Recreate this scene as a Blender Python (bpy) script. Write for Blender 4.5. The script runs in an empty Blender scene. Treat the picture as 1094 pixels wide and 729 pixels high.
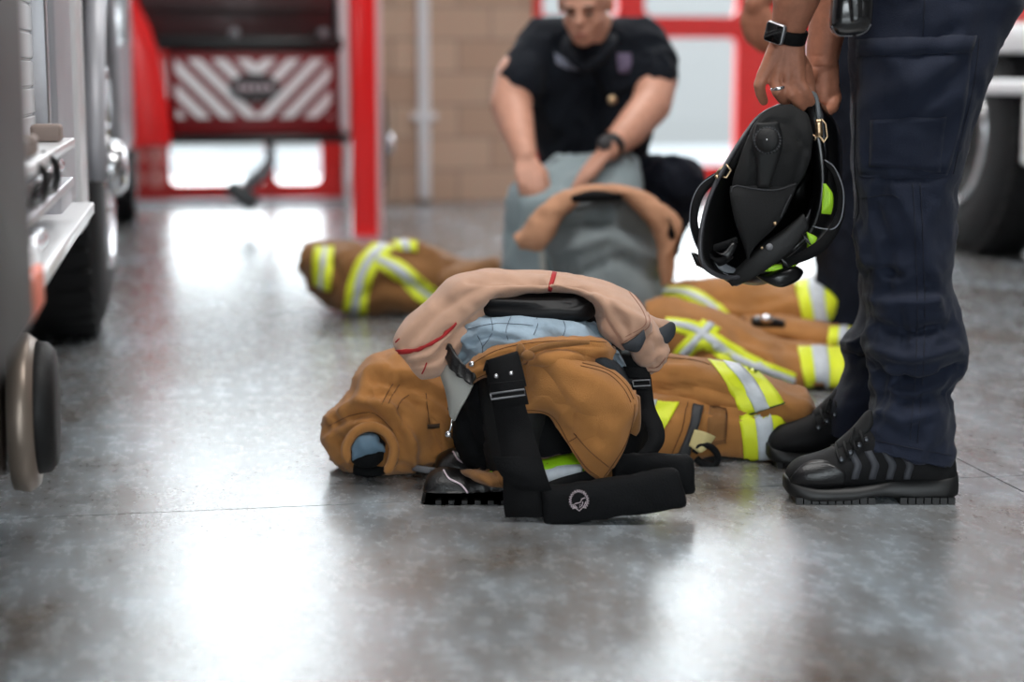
import bpy, bmesh, math, random
import numpy as np
from mathutils import Vector, Matrix, noise
from mathutils.bvhtree import BVHTree
random.seed(4)
SC = bpy.context.scene
C = SC.collection

# ------------------------------------------------------------------ camera
H, F, PITCH, FOCUS = 0.79, 1900.0, math.radians(8.65), 3.28
cam = bpy.data.objects.new('camera', bpy.data.cameras.new('camera'))
C.objects.link(cam); SC.camera = cam
cam.location = (0, 0, H)
cam.rotation_euler = (math.pi / 2 - PITCH, 0, 0)
cam.data.sensor_width = 36.0
cam.data.lens = F * 36.0 / 1094.0
cam.data.dof.use_dof = True
cam.data.dof.focus_distance = FOCUS
cam.data.dof.aperture_fstop = 1.75
cam.data.clip_start = 0.05
# ------------------------------------------------------------------ sky and added overhead fill
W = bpy.data.worlds.new('sky'); SC.world = W; W.use_nodes = True
nt = W.node_tree; bg = nt.nodes['Background']
tc = nt.nodes.new('ShaderNodeTexCoord'); sp = nt.nodes.new('ShaderNodeSeparateXYZ')
cr = nt.nodes.new('ShaderNodeFloatCurve')
nt.links.new(tc.outputs['Generated'], sp.inputs[0]); nt.links.new(sp.outputs['Z'], cr.inputs['Value'])
cv = cr.mapping.curves[0]   # brightness by height above the horizon, pale haze low and bright overcast above
SKYMAX = 8.0
for i, (h_, v_) in enumerate(((0, .545), (.045, .58), (.10, 4.2), (.2, 7.0), (.4, 8.0), (1, 8.0))):
    if i == 0: cv.points[0].location = (h_, v_ / SKYMAX)
    elif i == 5: cv.points[-1].location = (h_, v_ / SKYMAX)
    else: cv.points.new(h_, v_ / SKYMAX)
for q_ in cv.points: q_.handle_type = 'VECTOR'
cr.mapping.update()
ml = nt.nodes.new('ShaderNodeMath'); ml.operation = 'MULTIPLY'; ml.inputs[1].default_value = SKYMAX
nt.links.new(cr.outputs[0], ml.inputs[0]); nt.links.new(ml.outputs[0], bg.inputs[1])
bg.inputs[0].default_value = (.88, .96, 1.0, 1)
def area(name, loc, rot, sx, sy, energy, col=(1, 1, 1)):
    l = bpy.data.lights.new(name, 'AREA'); l.shape = 'RECTANGLE'; l.size = sx; l.size_y = sy
    l.energy = energy; l.color = col
    o = bpy.data.objects.new(name, l); C.objects.link(o); o.location = loc; o.rotation_euler = rot
    return o
area('overhead_fill', (-1.0, 2.2, 4.7), (0, 0, 0), 2.0, 1.0, 85, (1, .99, .97))  # unseen overhead lights, added for top-down light that shapes the folds
area('overhead_fill', (1.6, 2.2, 4.7), (0, 0, 0), 2.0, 1.0, 85, (1, .99, .97))
area('overhead_fill', (0.4, 6.8, 4.7), (0, 0, 0), 2.0, 1.0, 80, (1, .99, .97))
SC.view_settings.view_transform = 'Standard'
SC.view_settings.look = 'None'
SC.view_settings.exposure = 0.42
SC.view_settings.gamma = 1.0
SC.view_settings.use_curve_mapping = False

# ------------------------------------------------------------------ pixel geometry (used to measure places)
cp, spn = math.cos(PITCH), math.sin(PITCH)
def ray(px, py):
    u = (px - 547) / F; v = -(py - 364.5) / F
    return Vector((u, cp + v * spn, -spn + v * cp))
CAM = Vector((0, 0, H))
def P(px, py, Y):
    d = ray(px, py); return CAM + d * (Y / d.y)
def to_px(V):
    q = V - np.array([0, 0, H])
    dep = q[:, 1] * cp - q[:, 2] * spn
    return np.stack([547 + F * q[:, 0] / dep, 364.5 - F * (q[:, 1] * spn + q[:, 2] * cp) / dep], 1)
TH = math.radians(10.2)
ct, st = math.cos(TH), math.sin(TH)
def rray(px, py):
    d = ray(px, py); return Vector((d.x * ct + d.y * st, -d.x * st + d.y * ct, d.z))
def RA(px, py, a):
    d = rray(px, py); return CAM + d * (a / d.y)
def RB(px, py, b):
    d = rray(px, py); return CAM + d * (b / d.x)

# ------------------------------------------------------------------ materials
def lin(c):
    return tuple(((x / 255) / 12.92 if x / 255 < .04045 else ((x / 255 + .055) / 1.055) ** 2.4) for x in c) + (1,)
MATS = {}
def mat(name, col, rough=.6, metal=0, var=.0, vscale=8, bump=0, bscale=200, sheen=0, spec=.5, coat=0, emit=0, weave=0, alpha=1):
    if name in MATS: return MATS[name]
    m = bpy.data.materials.new(name); m.use_nodes = True; MATS[name] = m
    n = m.node_tree; b = n.nodes['Principled BSDF']
    b.inputs['Base Color'].default_value = lin(col)
    b.inputs['Roughness'].default_value = rough; b.inputs['Metallic'].default_value = metal
    b.inputs['Specular IOR Level'].default_value = spec
    if sheen: b.inputs['Sheen Weight'].default_value = sheen; b.inputs['Sheen Roughness'].default_value = .5
    if coat: b.inputs['Coat Weight'].default_value = coat; b.inputs['Coat Roughness'].default_value = .08
    if emit:
        b.inputs['Emission Color'].default_value = lin(col); b.inputs['Emission Strength'].default_value = emit
    t = n.nodes.new('ShaderNodeTexCoord')
    if var:
        z = n.nodes.new('ShaderNodeTexNoise'); z.inputs['Scale'].default_value = vscale; z.inputs['Detail'].default_value = 5
        r = n.nodes.new('ShaderNodeValToRGB'); c = lin(col)
        r.color_ramp.elements[0].position = .3; r.color_ramp.elements[0].color = tuple(x * (1 - var) for x in c[:3]) + (1,)
        r.color_ramp.elements[1].position = .7; r.color_ramp.elements[1].color = tuple(min(1, x * (1 + var)) for x in c[:3]) + (1,)
        n.links.new(t.outputs['Object'], z.inputs['Vector']); n.links.new(z.outputs[0], r.inputs[0])
        n.links.new(r.outputs[0], b.inputs['Base Color'])
    last = None
    if bump:
        z = n.nodes.new('ShaderNodeTexNoise'); z.inputs['Scale'].default_value = bscale; z.inputs['Detail'].default_value = 3
        u = n.nodes.new('ShaderNodeBump'); u.inputs['Strength'].default_value = bump; u.inputs['Distance'].default_value = .002
        n.links.new(t.outputs['Object'], z.inputs['Vector']); n.links.new(z.outputs[0], u.inputs['Height'])
        n.links.new(u.outputs[0], b.inputs['Normal']); last = u
    if weave:
        mp = n.nodes.new('ShaderNodeMapping'); mp.inputs['Rotation'].default_value = (.3, .2, .5)
        wv = n.nodes.new('ShaderNodeTexWave'); wv.inputs['Scale'].default_value = weave
        u = n.nodes.new('ShaderNodeBump'); u.inputs['Strength'].default_value = .25; u.inputs['Distance'].default_value = .001
        n.links.new(t.outputs['Object'], mp.inputs[0]); n.links.new(mp.outputs[0], wv.inputs[0]); n.links.new(wv.outputs[0], u.inputs['Height'])
        if last: n.links.new(last.outputs[0], u.inputs['Normal'])
        n.links.new(u.outputs[0], b.inputs['Normal'])
    return m
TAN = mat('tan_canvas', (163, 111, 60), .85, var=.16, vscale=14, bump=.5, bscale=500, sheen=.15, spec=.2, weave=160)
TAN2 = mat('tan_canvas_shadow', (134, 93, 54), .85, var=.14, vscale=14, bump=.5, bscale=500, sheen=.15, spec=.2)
YEL = mat('lime_yellow_tape', (222, 232, 40), .5, bump=.3, bscale=900)
GRN = mat('lime_green_tape', (150, 205, 20), .5, bump=.3, bscale=900)
SIL = mat('silver_tape', (196, 202, 208), .35, var=.1, vscale=60, bump=.4, bscale=1400)
BLK = mat('black_webbing', (9, 9, 11), .8, bump=.6, bscale=700, spec=.25)
BLKC = mat('black_cloth', (11, 12, 14), .85, var=.15, bump=.6, bscale=300, spec=.2)
LEA = mat('black_leather', (9, 9, 11), .38, bump=.5, bscale=260)
RUB = mat('black_rubber', (11, 11, 12), .6, bump=.4, bscale=120)
TIRE = mat('tyre_rubber', (16, 16, 18), .75, bump=.5, bscale=60)
HOOD = mat('hood_knit', (196, 156, 132), .9, var=.06, vscale=30, bump=.7, bscale=900, sheen=.3, spec=.15)
REDT = mat('red_thread', (168, 30, 32), .8)
LINER = mat('blue_quilt', (146, 164, 178), .75, var=.15, vscale=22, bump=.6, bscale=90, spec=.3)
GREYL = mat('grey_liner', (128, 136, 138), .8, var=.12, vscale=12, bump=.5, bscale=60, spec=.25)
PALE = mat('pale_liner', (176, 176, 170), .8, var=.05)
NAVY = mat('navy_cloth', (20, 28, 47), .75, var=.12, vscale=9, bump=.5, bscale=500, sheen=.08, spec=.3, weave=220)
NAVY2 = mat('navy_cloth_dark', (12, 17, 30), .8, var=.12, vscale=9, bump=.5, bscale=500, spec=.25)
SHIRT = mat('navy_knit', (13, 19, 29), .85, bump=.4, bscale=400, sheen=.05, spec=.25)
SKIN = mat('skin', (178, 118, 92), .5, var=.12, vscale=60, bump=.35, bscale=160)
SKIN2 = mat('skin_pale', (205, 150, 126), .5, var=.08, vscale=40, bump=.2, bscale=160)
HAIR = mat('brown_hair', (60, 42, 30), .7, bump=1, bscale=300)
CHR = mat('chrome', (215, 215, 218), .22, 1)
BRASS = mat('brass', (206, 176, 140), .28, 1)
STEEL = mat('brushed_steel', (190, 190, 194), .35, .9, bump=.2, bscale=80)
RED = mat('red_paint', (240, 20, 22), .35, coat=.4)
REDW = mat('red_door_paint', (228, 44, 40), .4)
WHT = mat('white_paint', (236, 236, 238), .35, coat=.3)
MAR = mat('dark_red_paint', (122, 5, 13), .4, coat=.3)
DKG = mat('dark_grey_paint', (58, 56, 58), .5)
BPL = mat('black_plastic', (11, 11, 13), .32)
GRYM = mat('grey_plastic', (120, 120, 124), .5)
PINK = mat('pale_thread', (205, 190, 196), .8)
STITCH = mat('brown_stitch', (92, 56, 26), .9)

# ------------------------------------------------------------------ mesh helpers
class Surf:
    """vertices and faces in world (or room) coordinates"""
    def __init__(s, V=None, Fc=None):
        s.V = np.zeros((0, 3)) if V is None else np.asarray(V, float); s.F = [] if Fc is None else list(Fc)
    def add(s, V, Fc):
        k = len(s.V); s.V = np.vstack([s.V, np.asarray(V, float)]) if k else np.asarray(V, float)
        s.F += [tuple(i + k for i in f) for f in Fc]; return s
    def join(s, o): return s.add(o.V, o.F)
    def box(s, x0, x1, y0, y1, z0, z1):
        v = [(x, y, z) for z in (z0, z1) for y in (y0, y1) for x in (x0, x1)]
        return s.add(v, [(0, 2, 3, 1), (4, 5, 7, 6), (0, 1, 5, 4), (1, 3, 7, 5), (3, 2, 6, 7), (2, 0, 4, 6)])
    def obox(s, c, ax, ay, az):
        c, ax, ay, az = map(lambda q: np.array(q, float), (c, ax, ay, az))
        v = [c + ax * i + ay * j + az * k for k in (-1, 1) for j in (-1, 1) for i in (-1, 1)]
        return s.add(v, [(0, 2, 3, 1), (4, 5, 7, 6), (0, 1, 5, 4), (1, 3, 7, 5), (3, 2, 6, 7), (2, 0, 4, 6)])
    def tube(s, pts, r, n=10, cap=True):
        pts = [Vector(p) for p in pts]; m = len(pts)
        if not hasattr(r, '__len__'): r = [r] * m
        V = []; prev = None
        for i, p in enumerate(pts):
            d = (pts[min(i + 1, m - 1)] - pts[max(i - 1, 0)]).normalized()
            if prev is None:
                a = Vector((0, 0, 1)) if abs(d.z) < .9 else Vector((1, 0, 0)); u = d.cross(a).normalized()
            else: u = (prev - d * prev.dot(d)).normalized()
            prev = u; w = d.cross(u)
            for k in range(n):
                t = 2 * math.pi * k / n; V.append(p + (u * math.cos(t) + w * math.sin(t)) * r[i])
        Fc = [(i * n + k, i * n + (k + 1) % n, (i + 1) * n + (k + 1) % n, (i + 1) * n + k) for i in range(m - 1) for k in range(n)]
        if cap: Fc += [tuple(reversed(range(n))), tuple((m - 1) * n + k for k in range(n))]
        return s.add([tuple(v) for v in V], Fc)
    def lathe(s, prof, c, axis, n=32):
        """prof: list of (distance along axis, radius)"""
        ax = Vector(axis).normalized(); a = Vector((0, 0, 1)) if abs(ax.z) < .9 else Vector((1, 0, 0))
        u = ax.cross(a).normalized(); w = ax.cross(u); c = Vector(c); V = []; m = len(prof)
        for d, r in prof:
            for k in range(n):
                t = 2 * math.pi * k / n; V.append(tuple(c + ax * d + (u * math.cos(t) + w * math.sin(t)) * r))
        Fc = [(i * n + k, i * n + (k + 1) % n, (i + 1) * n + (k + 1) % n, (i + 1) * n + k) for i in range(m - 1) for k in range(n)]
        Fc += [tuple(reversed(range(n))), tuple((m - 1) * n + k for k in range(n))]
        return s.add(V, Fc)
    def ell(s, c, r, M=None, nu=20, nv=12):
        V = []; M = M or Matrix.Identity(3); c = Vector(c)
        for j in range(nv + 1):
            f = math.pi * j / nv
            for i in range(nu):
                t = 2 * math.pi * i / nu
                V.append(tuple(c + M @ Vector((r[0] * math.sin(f) * math.cos(t), r[1] * math.sin(f) * math.sin(t), r[2] * math.cos(f)))))
        return s.add(V, [(j * nu + i, (j + 1) * nu + i, (j + 1) * nu + (i + 1) % nu, j * nu + (i + 1) % nu) for j in range(nv) for i in range(nu)])
    def prism(s, poly, o, ex, ey, ez, t):
        """2-D polygon in the plane (ex, ey) thickened by t along ez"""
        o, ex, ey, ez = map(lambda q: np.array(q, float), (o, ex, ey, ez)); n = len(poly)
        V = [o + ex * x + ey * y for x, y in poly] + [o + ex * x + ey * y + ez * t for x, y in poly]
        return s.add(V, [tuple(range(n)), tuple(reversed(range(n, 2 * n)))] + [(i, n + i, n + (i + 1) % n, (i + 1) % n) for i in range(n)])
    def normals(s):
        N = np.zeros_like(s.V)
        for f in s.F:
            a, b, c = s.V[f[0]], s.V[f[1]], s.V[f[2]]; d = s.V[f[-1]]
            n = np.cross(c - a, d - b) if len(f) == 4 else np.cross(b - a, c - a)
            for i in f: N[i] += n
        l = np.linalg.norm(N, axis=1); l[l == 0] = 1
        return N / l[:, None]
    def wrinkle(s, amp, sc, seed=0, st3=(1, 1, 1), ridge=True, zmin=None):
        N = s.normals()
        for i, v in enumerate(s.V):
            q = Vector((v[0] / sc * st3[0] + seed * 7.3, v[1] / sc * st3[1] + seed * 3.1, v[2] / sc * st3[2] + seed * 1.7))
            w = noise.noise_vector(q * .6) * .9
            h = noise.noise(q + w)
            if ridge: h = .45 - abs(h) * 2.2 + .45 * (.3 - abs(noise.noise(q * 2.1 + w * 1.5)) * 1.6)
            s.V[i] = v + N[i] * amp * h
        if zmin is not None: s.V[:, 2] = np.maximum(s.V[:, 2], zmin)
        return s
    def crease(s, lines, zmin=None):
        """each line: (pixel polyline, width px, depth m). positive depth pushes in, negative raises a ridge"""
        N = s.normals(); D = np.zeros(len(s.V)); X = to_px(s.V)
        view = s.V - np.array([0, 0, H]); fac = np.clip(-(N * view).sum(1) / np.linalg.norm(view, axis=1) + .15, 0, 1)
        for pl, w, dp in lines:
            pl = np.array(pl, float); best = np.full(len(X), 1e9)
            for a, b in zip(pl[:-1], pl[1:]):
                ab = b - a; t = np.clip(((X - a) @ ab) / (ab @ ab), 0, 1)
                best = np.minimum(best, np.linalg.norm(X - (a + t[:, None] * ab), axis=1))
            D += dp * 1.45 * np.exp(-(best / (w * .8)) ** 2)
        s.V = s.V - N * (D * fac)[:, None]
        if zmin is not None: s.V[:, 2] = np.maximum(s.V[:, 2], zmin)
        return s
    def bvh(s): return BVHTree.FromPolygons([tuple(v) for v in s.V], s.F)

def cr_interp(rows, k):
    rows = np.array(rows, float); n = len(rows); out = []
    for i in range(n - 1):
        p0, p1, p2, p3 = rows[max(i - 1, 0)], rows[i], rows[i + 1], rows[min(i + 2, n - 1)]
        for j in range(k):
            t = j / k
            out.append(.5 * (2 * p1 + (p2 - p0) * t + (2 * p0 - 5 * p1 + 4 * p2 - p3) * t * t + (3 * p1 - p0 - 3 * p2 + p3) * t ** 3))
    out.append(rows[-1]); return np.array(out)
def loft(secs, k=8, n=40, pw=2.3, floor=None, cap=True, flat=None):
    """secs: (ax, ay, bx, by, Y, depth radius): two pixel ends of each cross-section, its distance and its half depth"""
    R = cr_interp(secs, k)
    if cap:
        a, b = R[0].copy(), R[-1].copy(); extra0 = []; extra1 = []
        for f in (.35, .75, .93):
            for src, lst, nxt in ((a, extra0, R[1]), (b, extra1, R[-2])):
                q = src.copy(); mx, my = (src[0] + src[2]) / 2, (src[1] + src[3]) / 2
                q[0] = mx + (src[0] - mx) * f; q[2] = mx + (src[2] - mx) * f; q[1] = my + (src[1] - my) * f; q[3] = my + (src[3] - my) * f
                q[5] = src[5] * f; lst.append(q)
        R = np.vstack([extra0, R, extra1[::-1]])
    V = []; m = len(R)
    for ax, ay, bx, by, Y, dr in R:
        A, B = P(ax, ay, Y), P(bx, by, Y); c = (A + B) / 2; e1 = (B - A) / 2
        for j in range(n):
            t = 2 * math.pi * j / n; cx, sy = math.cos(t), math.sin(t)
            cx = math.copysign(abs(cx) ** (2 / pw), cx); sy = math.copysign(abs(sy) ** (2 / pw), sy)
            V.append(c + e1 * cx + Vector((0, -dr, 0)) * sy)
    V = np.array([tuple(v) for v in V])
    Fc = [(i * n + j, i * n + (j + 1) % n, (i + 1) * n + (j + 1) % n, (i + 1) * n + j) for i in range(m - 1) for j in range(n)]
    Fc += [tuple(reversed(range(n))), tuple((m - 1) * n + j for j in range(n))]
    s = Surf(V, Fc); 
    # make the faces point outwards
    N = s.normals(); c0 = V.reshape(m, n, 3).mean(1).repeat(n, 0)
    if ((V - c0) * N).sum() < 0: s.F = [tuple(reversed(f)) for f in s.F]
    if floor is not None: s.V[:, 2] = np.maximum(s.V[:, 2], floor)
    return s
def sheet(rows, k=6, thick=.004, kc=None):
    """rows of (px, py, Y) control points -> smooth sheet with a thickness"""
    kc = kc or k
    g = [cr_interp(r, kc) for r in rows]
    g = np.array([cr_interp([g[i][j] for i in range(len(rows))], k) for j in range(len(g[0]))])
    a, b = g.shape[:2]
    V = [tuple(P(*q)) for q in g.reshape(-1, 3)]
    s = Surf(V, [(i * b + j, i * b + j + 1, (i + 1) * b + j + 1, (i + 1) * b + j) for i in range(a - 1) for j in range(b - 1)])
    N = s.normals(); view = s.V - np.array([0, 0, H])
    if (N * view).sum() > 0: s.F = [tuple(reversed(f)) for f in s.F]; N = -N
    s.dims = (a, b)
    if thick: return thicken(s, thick)
    return s
def thicken(s, t):
    a, b = s.dims; n = a * b; N = s.normals(); V = np.vstack([s.V, s.V - N * t])
    Fc = list(s.F) + [tuple(reversed([i + n for i in f])) for f in s.F]
    fl = s.F[0][1] != 1 and True
    edge = [j for j in range(b - 1)] + [i * b + b - 1 for i in range(a - 1)] + [(a - 1) * b + j for j in range(b - 1, 0, -1)] + [i * b for i in range(a - 1, 0, -1)]
    for i in range(len(edge)):
        p, q = edge[i], edge[(i + 1) % len(edge)]
        Fc.append((p, q, q + n, p + n) if fl else (q, p, p + n, q + n))
    o = Surf(V, Fc); o.dims = s.dims; return o
def project(bv, px, py, Yd, off):
    d = ray(px, py); dn = d.normalized()
    h, nrm, i, dist = bv.ray_cast(CAM, dn)
    if h is None:
        h, nrm, i, dist = bv.find_nearest(P(px, py, Yd))
        if nrm is not None and nrm.dot(dn) > 0: nrm = -nrm
        return h + nrm * off
    if nrm.dot(dn) > 0: nrm = -nrm
    return h + nrm * off
def decal(surf, A, B, off=.003, Yd=3.3, res=4, thick=.0015, bv=None, nb=None):
    """strip between two pixel polylines laid on a surface"""
    bv = bv or surf.bvh()
    A = np.array(A, float); B = np.array(B, float)
    if len(A) > 2: A = cr_interp(A, 6); B = cr_interp(B, 6)
    L = max(np.linalg.norm(np.diff(A, axis=0), axis=1).sum(), np.linalg.norm(np.diff(B, axis=0), axis=1).sum())
    n = max(3, int(L / res)); t = np.linspace(0, 1, n)
    ia = np.linspace(0, 1, len(A)); 
    A2 = np.stack([np.interp(t, ia, A[:, 0]), np.interp(t, ia, A[:, 1])], 1)
    B2 = np.stack([np.interp(t, ia, B[:, 0]), np.interp(t, ia, B[:, 1])], 1)
    w = np.linalg.norm(A2 - B2, axis=1).max(); m = nb or max(3, int(w / res) + 1)
    V = []
    for i in range(n):
        for j in range(m):
            q = A2[i] + (B2[i] - A2[i]) * j / (m - 1); V.append(tuple(project(bv, q[0], q[1], Yd, off)))
    s = Surf(V, [(i * m + j, i * m + j + 1, (i + 1) * m + j + 1, (i + 1) * m + j) for i in range(n - 1) for j in range(m - 1)])
    N = s.normals(); view = s.V - np.array([0, 0, H])
    if (N * view).sum() > 0: s.F = [tuple(reversed(f)) for f in s.F]
    s.dims = (n, m); return thicken(s, thick)
def seam(surf, lines, r=.0009, off=.0008, Yd=3.3, bv=None):
    bv = bv or surf.bvh(); o = Surf()
    for l in lines:
        q = cr_interp(l, 8) if len(l) > 2 else np.array([np.array(l[0]) + (np.array(l[1]) - np.array(l[0])) * t / 8 for t in range(9)], float)
        o.tube([project(bv, x, y, Yd, off) for x, y in q], r, 6)
    return o
def ribbon(pts, wid, thick=.002, k=8):
    """strap: points (px, py, Y, half width px, dx, dy) where (dx, dy) is the pixel direction across the strap"""
    R = cr_interp([p for p in pts], k); V = []
    for px, py, Y, hw, dx, dy in R:
        l = math.hypot(dx, dy) or 1
        V += [tuple(P(px - dx / l * hw, py - dy / l * hw, Y)), tuple(P(px, py, Y)), tuple(P(px + dx / l * hw, py + dy / l * hw, Y))]
    m = 3; n = len(R)
    s = Surf(V, [(i * m + j, i * m + j + 1, (i + 1) * m + j + 1, (i + 1) * m + j) for i in range(n - 1) for j in range(m - 1)])
    N = s.normals(); view = s.V - np.array([0, 0, H])
    if (N * view).sum() > 0: s.F = [tuple(reversed(f)) for f in s.F]
    s.dims = (n, m); return thicken(s, thick)

ORG = {}
def mesh_of(name, s, m, smooth=True):
    me = bpy.data.meshes.new(name); me.from_pydata([tuple(v) for v in s.V], [], s.F); me.materials.append(m)
    me.update()
    if smooth: me.polygons.foreach_set('use_smooth', [True] * len(me.polygons))
    return me
def finish(o, bevel=0, smooth=True, sub=0):
    if bevel:
        b = o.modifiers.new('bevel', 'BEVEL'); b.width = bevel; b.segments = 2; b.limit_method = 'ANGLE'
    if sub:
        b = o.modifiers.new('sub', 'SUBSURF'); b.levels = b.render_levels = sub
def props(o, label=None, cat=None, group=None, kind=None):
    if label: o['label'] = label
    if cat: o['category'] = cat
    if group: o['group'] = group
    if kind: o['kind'] = kind
def place(o, org, room):
    org = Vector(org)
    if room:
        o.rotation_euler = (0, 0, TH); o.location = Matrix.Rotation(TH, 3, 'Z') @ org
    else: o.location = org
    ORG[o.name] = np.array(org)
def thing(name, label, cat, org=(0, 0, 0), room=False, group=None):
    o = bpy.data.objects.new(name, None); C.objects.link(o); o.empty_display_size = .1
    place(o, org, room); props(o, label, cat, group); return o
def part(name, s, m, parent, label=None, smooth=True, bevel=0, kind=None, sub=0):
    org = ORG[parent.name]
    me = mesh_of(name, Surf(s.V - org, s.F), m, smooth)
    o = bpy.data.objects.new(name, me); C.objects.link(o); o.parent = parent; ORG[o.name] = org
    finish(o, bevel, smooth, sub); props(o, label, kind=kind); return o
def solo(name, s, m, label, cat, room=False, smooth=True, bevel=0, group=None, sub=0):
    org = np.array([s.V[:, 0].mean(), s.V[:, 1].mean(), s.V[:, 2].min()])
    me = mesh_of(name, Surf(s.V - org, s.F), m, smooth)
    o = bpy.data.objects.new(name, me); C.objects.link(o); place(o, org, room); finish(o, bevel, smooth, sub)
    props(o, label, cat, group); return o
def struct(name, s, m, room=True, smooth=False, bevel=0, parent=None):
    if parent: return part(name, s, m, parent, smooth=smooth, bevel=bevel)
    me = mesh_of(name, s, m, smooth); o = bpy.data.objects.new(name, me); C.objects.link(o)
    place(o, (0, 0, 0), room); finish(o, bevel); o['kind'] = 'structure'; return o
def fuse(s, voxel=.004, it=4):
    """union of overlapping closed pieces as one continuous smooth surface"""
    me = bpy.data.meshes.new('t'); me.from_pydata([tuple(v) for v in s.V], [], s.F); me.update()
    o = bpy.data.objects.new('t', me); C.objects.link(o)
    r = o.modifiers.new('r', 'REMESH'); r.mode = 'VOXEL'; r.voxel_size = voxel
    q = o.modifiers.new('s', 'SMOOTH'); q.factor = .5; q.iterations = it
    dg = bpy.context.evaluated_depsgraph_get(); ev = o.evaluated_get(dg); m2 = ev.to_mesh()
    n = len(m2.vertices); V = np.zeros(n * 3); m2.vertices.foreach_get('co', V); V = V.reshape(-1, 3)
    Fc = [tuple(p.vertices) for p in m2.polygons]; ev.to_mesh_clear()
    bpy.data.objects.remove(o); bpy.data.meshes.remove(me)
    return Surf(V, Fc)
def limb(s, pts, rs, sub=4, n=16):
    """tapered chain with round ends"""
    pts = [Vector(p) for p in pts]
    for i in range(len(pts) - 1):
        s.tube([pts[i], pts[i + 1]], [rs[i], rs[i + 1]], n)
    for p, r in zip(pts, rs): s.ell(p, (r, r, r), nu=n, nv=10)
    return s
# ------------------------------------------------------------------ floor
m = bpy.data.materials.new('polished_concrete'); m.use_nodes = True; MATS['floor'] = m
n = m.node_tree; b = n.nodes['Principled BSDF']; t = n.nodes.new('ShaderNodeTexCoord')
mp = n.nodes.new('ShaderNodeMapping'); mp.inputs['Scale'].default_value = (1, .55, 1); n.links.new(t.outputs['Object'], mp.inputs[0])
z = n.nodes.new('ShaderNodeTexNoise'); z.inputs['Scale'].default_value = 3.2; z.inputs['Detail'].default_value = 9; z.inputs['Roughness'].default_value = .68
z2 = n.nodes.new('ShaderNodeTexNoise'); z2.inputs['Scale'].default_value = 26; z2.inputs['Detail'].default_value = 8; z2.inputs['Roughness'].default_value = .7
for q in (z, z2): n.links.new(mp.outputs[0], q.inputs['Vector'])
r = n.nodes.new('ShaderNodeValToRGB'); el = r.color_ramp.elements
el[0].position = .36; el[0].color = lin((108, 99, 90)); el[1].position = .66; el[1].color = lin((168, 179, 188))
r2 = n.nodes.new('ShaderNodeValToRGB'); el = r2.color_ramp.elements
el[0].position = .38; el[0].color = lin((140, 130, 120)); el[1].position = .62; el[1].color = lin((232, 232, 232))
mx = n.nodes.new('ShaderNodeMix'); mx.data_type = 'RGBA'; mx.blend_type = 'MULTIPLY'; mx.inputs[0].default_value = .6
n.links.new(z.outputs[0], r.inputs[0]); n.links.new(z2.outputs[0], r2.inputs[0])
n.links.new(r.outputs[0], mx.inputs[6]); n.links.new(r2.outputs[0], mx.inputs[7]); n.links.new(mx.outputs[2], b.inputs['Base Color'])
rr = n.nodes.new('ShaderNodeMapRange'); rr.inputs[3].default_value = .18; rr.inputs[4].default_value = .35
n.links.new(z2.outputs[0], rr.inputs[0]); n.links.new(rr.outputs[0], b.inputs['Roughness'])
b.inputs['IOR'].default_value = 1.8
bu = n.nodes.new('ShaderNodeBump'); bu.inputs['Strength'].default_value = .12; bu.inputs['Distance'].default_value = .004
n.links.new(z2.outputs[0], bu.inputs['Height']); n.links.new(bu.outputs[0], b.inputs['Normal'])
s = Surf()
# slabs meet at saw-cut joints 4 mm wide
xs = [-4.6, RA(0, 556, 3.0).x - 20, 7.2]
jx = 2.45 / 1.0; 
def jb(px, py):
    d = rray(px, py); q = CAM + d * (-H / d.z); return q
J1 = jb(1060, 509).x; J2 = jb(300, 542).y
cx_ = [-4.6, J1 - 2 * 2.6, J1 - 2.6, J1, J1 + 2.6, 7.2]; cx_ = [-4.6, J1, J1 + 3.0, 7.2]
cy_ = [-3.0, J2, J2 + 4.0, 13.5]
g = .0018
for i in range(len(cx_) - 1):
    for j in range(len(cy_) - 1):
        s.box(cx_[i] + g, cx_[i + 1] - g, cy_[j] + g, cy_[j + 1] - g, -.05, 0)
s.box(-4.6, 7.2, -3, 13.5, -.1, -.012)
struct('floor', s, m)

# ------------------------------------------------------------------ far wall of block, doors
WA = 10.72
mb = bpy.data.materials.new('split_block'); mb.use_nodes = True
n = mb.node_tree; b = n.nodes['Principled BSDF']; b.inputs['Roughness'].default_value = .9
t = n.nodes.new('ShaderNodeTexCoord'); mp = n.nodes.new('ShaderNodeMapping'); mp.inputs['Rotation'].default_value = (math.pi / 2, 0, 0)
bk = n.nodes.new('ShaderNodeTexBrick'); bk.inputs['Scale'].default_value = 1; bk.inputs['Brick Width'].default_value = .4
bk.inputs['Row Height'].default_value = .195; bk.inputs['Mortar Size'].default_value = .008
bk.inputs['Color1'].default_value = lin((186, 156, 134)); bk.inputs['Color2'].default_value = lin((204, 176, 154)); bk.inputs['Mortar'].default_value = lin((160, 140, 124))
n.links.new(t.outputs['Object'], mp.inputs[0]); n.links.new(mp.outputs[0], bk.inputs['Vector']); n.links.new(bk.outputs[0], b.inputs['Base Color'])
PLA = mat('grey_wall', (150, 150, 150), .9, var=.05)
HT = 5.0
L0, L1 = RA(-60, 215, WA).x, RA(368, 215, WA).x
R0, R1 = RA(578, 215, WA).x, RA(578, 215, WA).x + 3.99
DT = 4.3
s = Surf(); w0, w1 = WA, WA + .25
s.box(-4.6, L0, w0, w1, 0, HT); s.box(L1, R0, w0, w1, 0, HT); s.box(R1, 7.2, w0, w1, 0, HT)
s.box(L0, L1, w0, w1, DT, HT); s.box(R0, R1, w0, w1, DT, HT)
struct('wall_far', s, mb)
s = Surf().box(-4.8, -4.6, -3, WA + .25, 0, HT); struct('wall_left', s, PLA)
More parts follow.
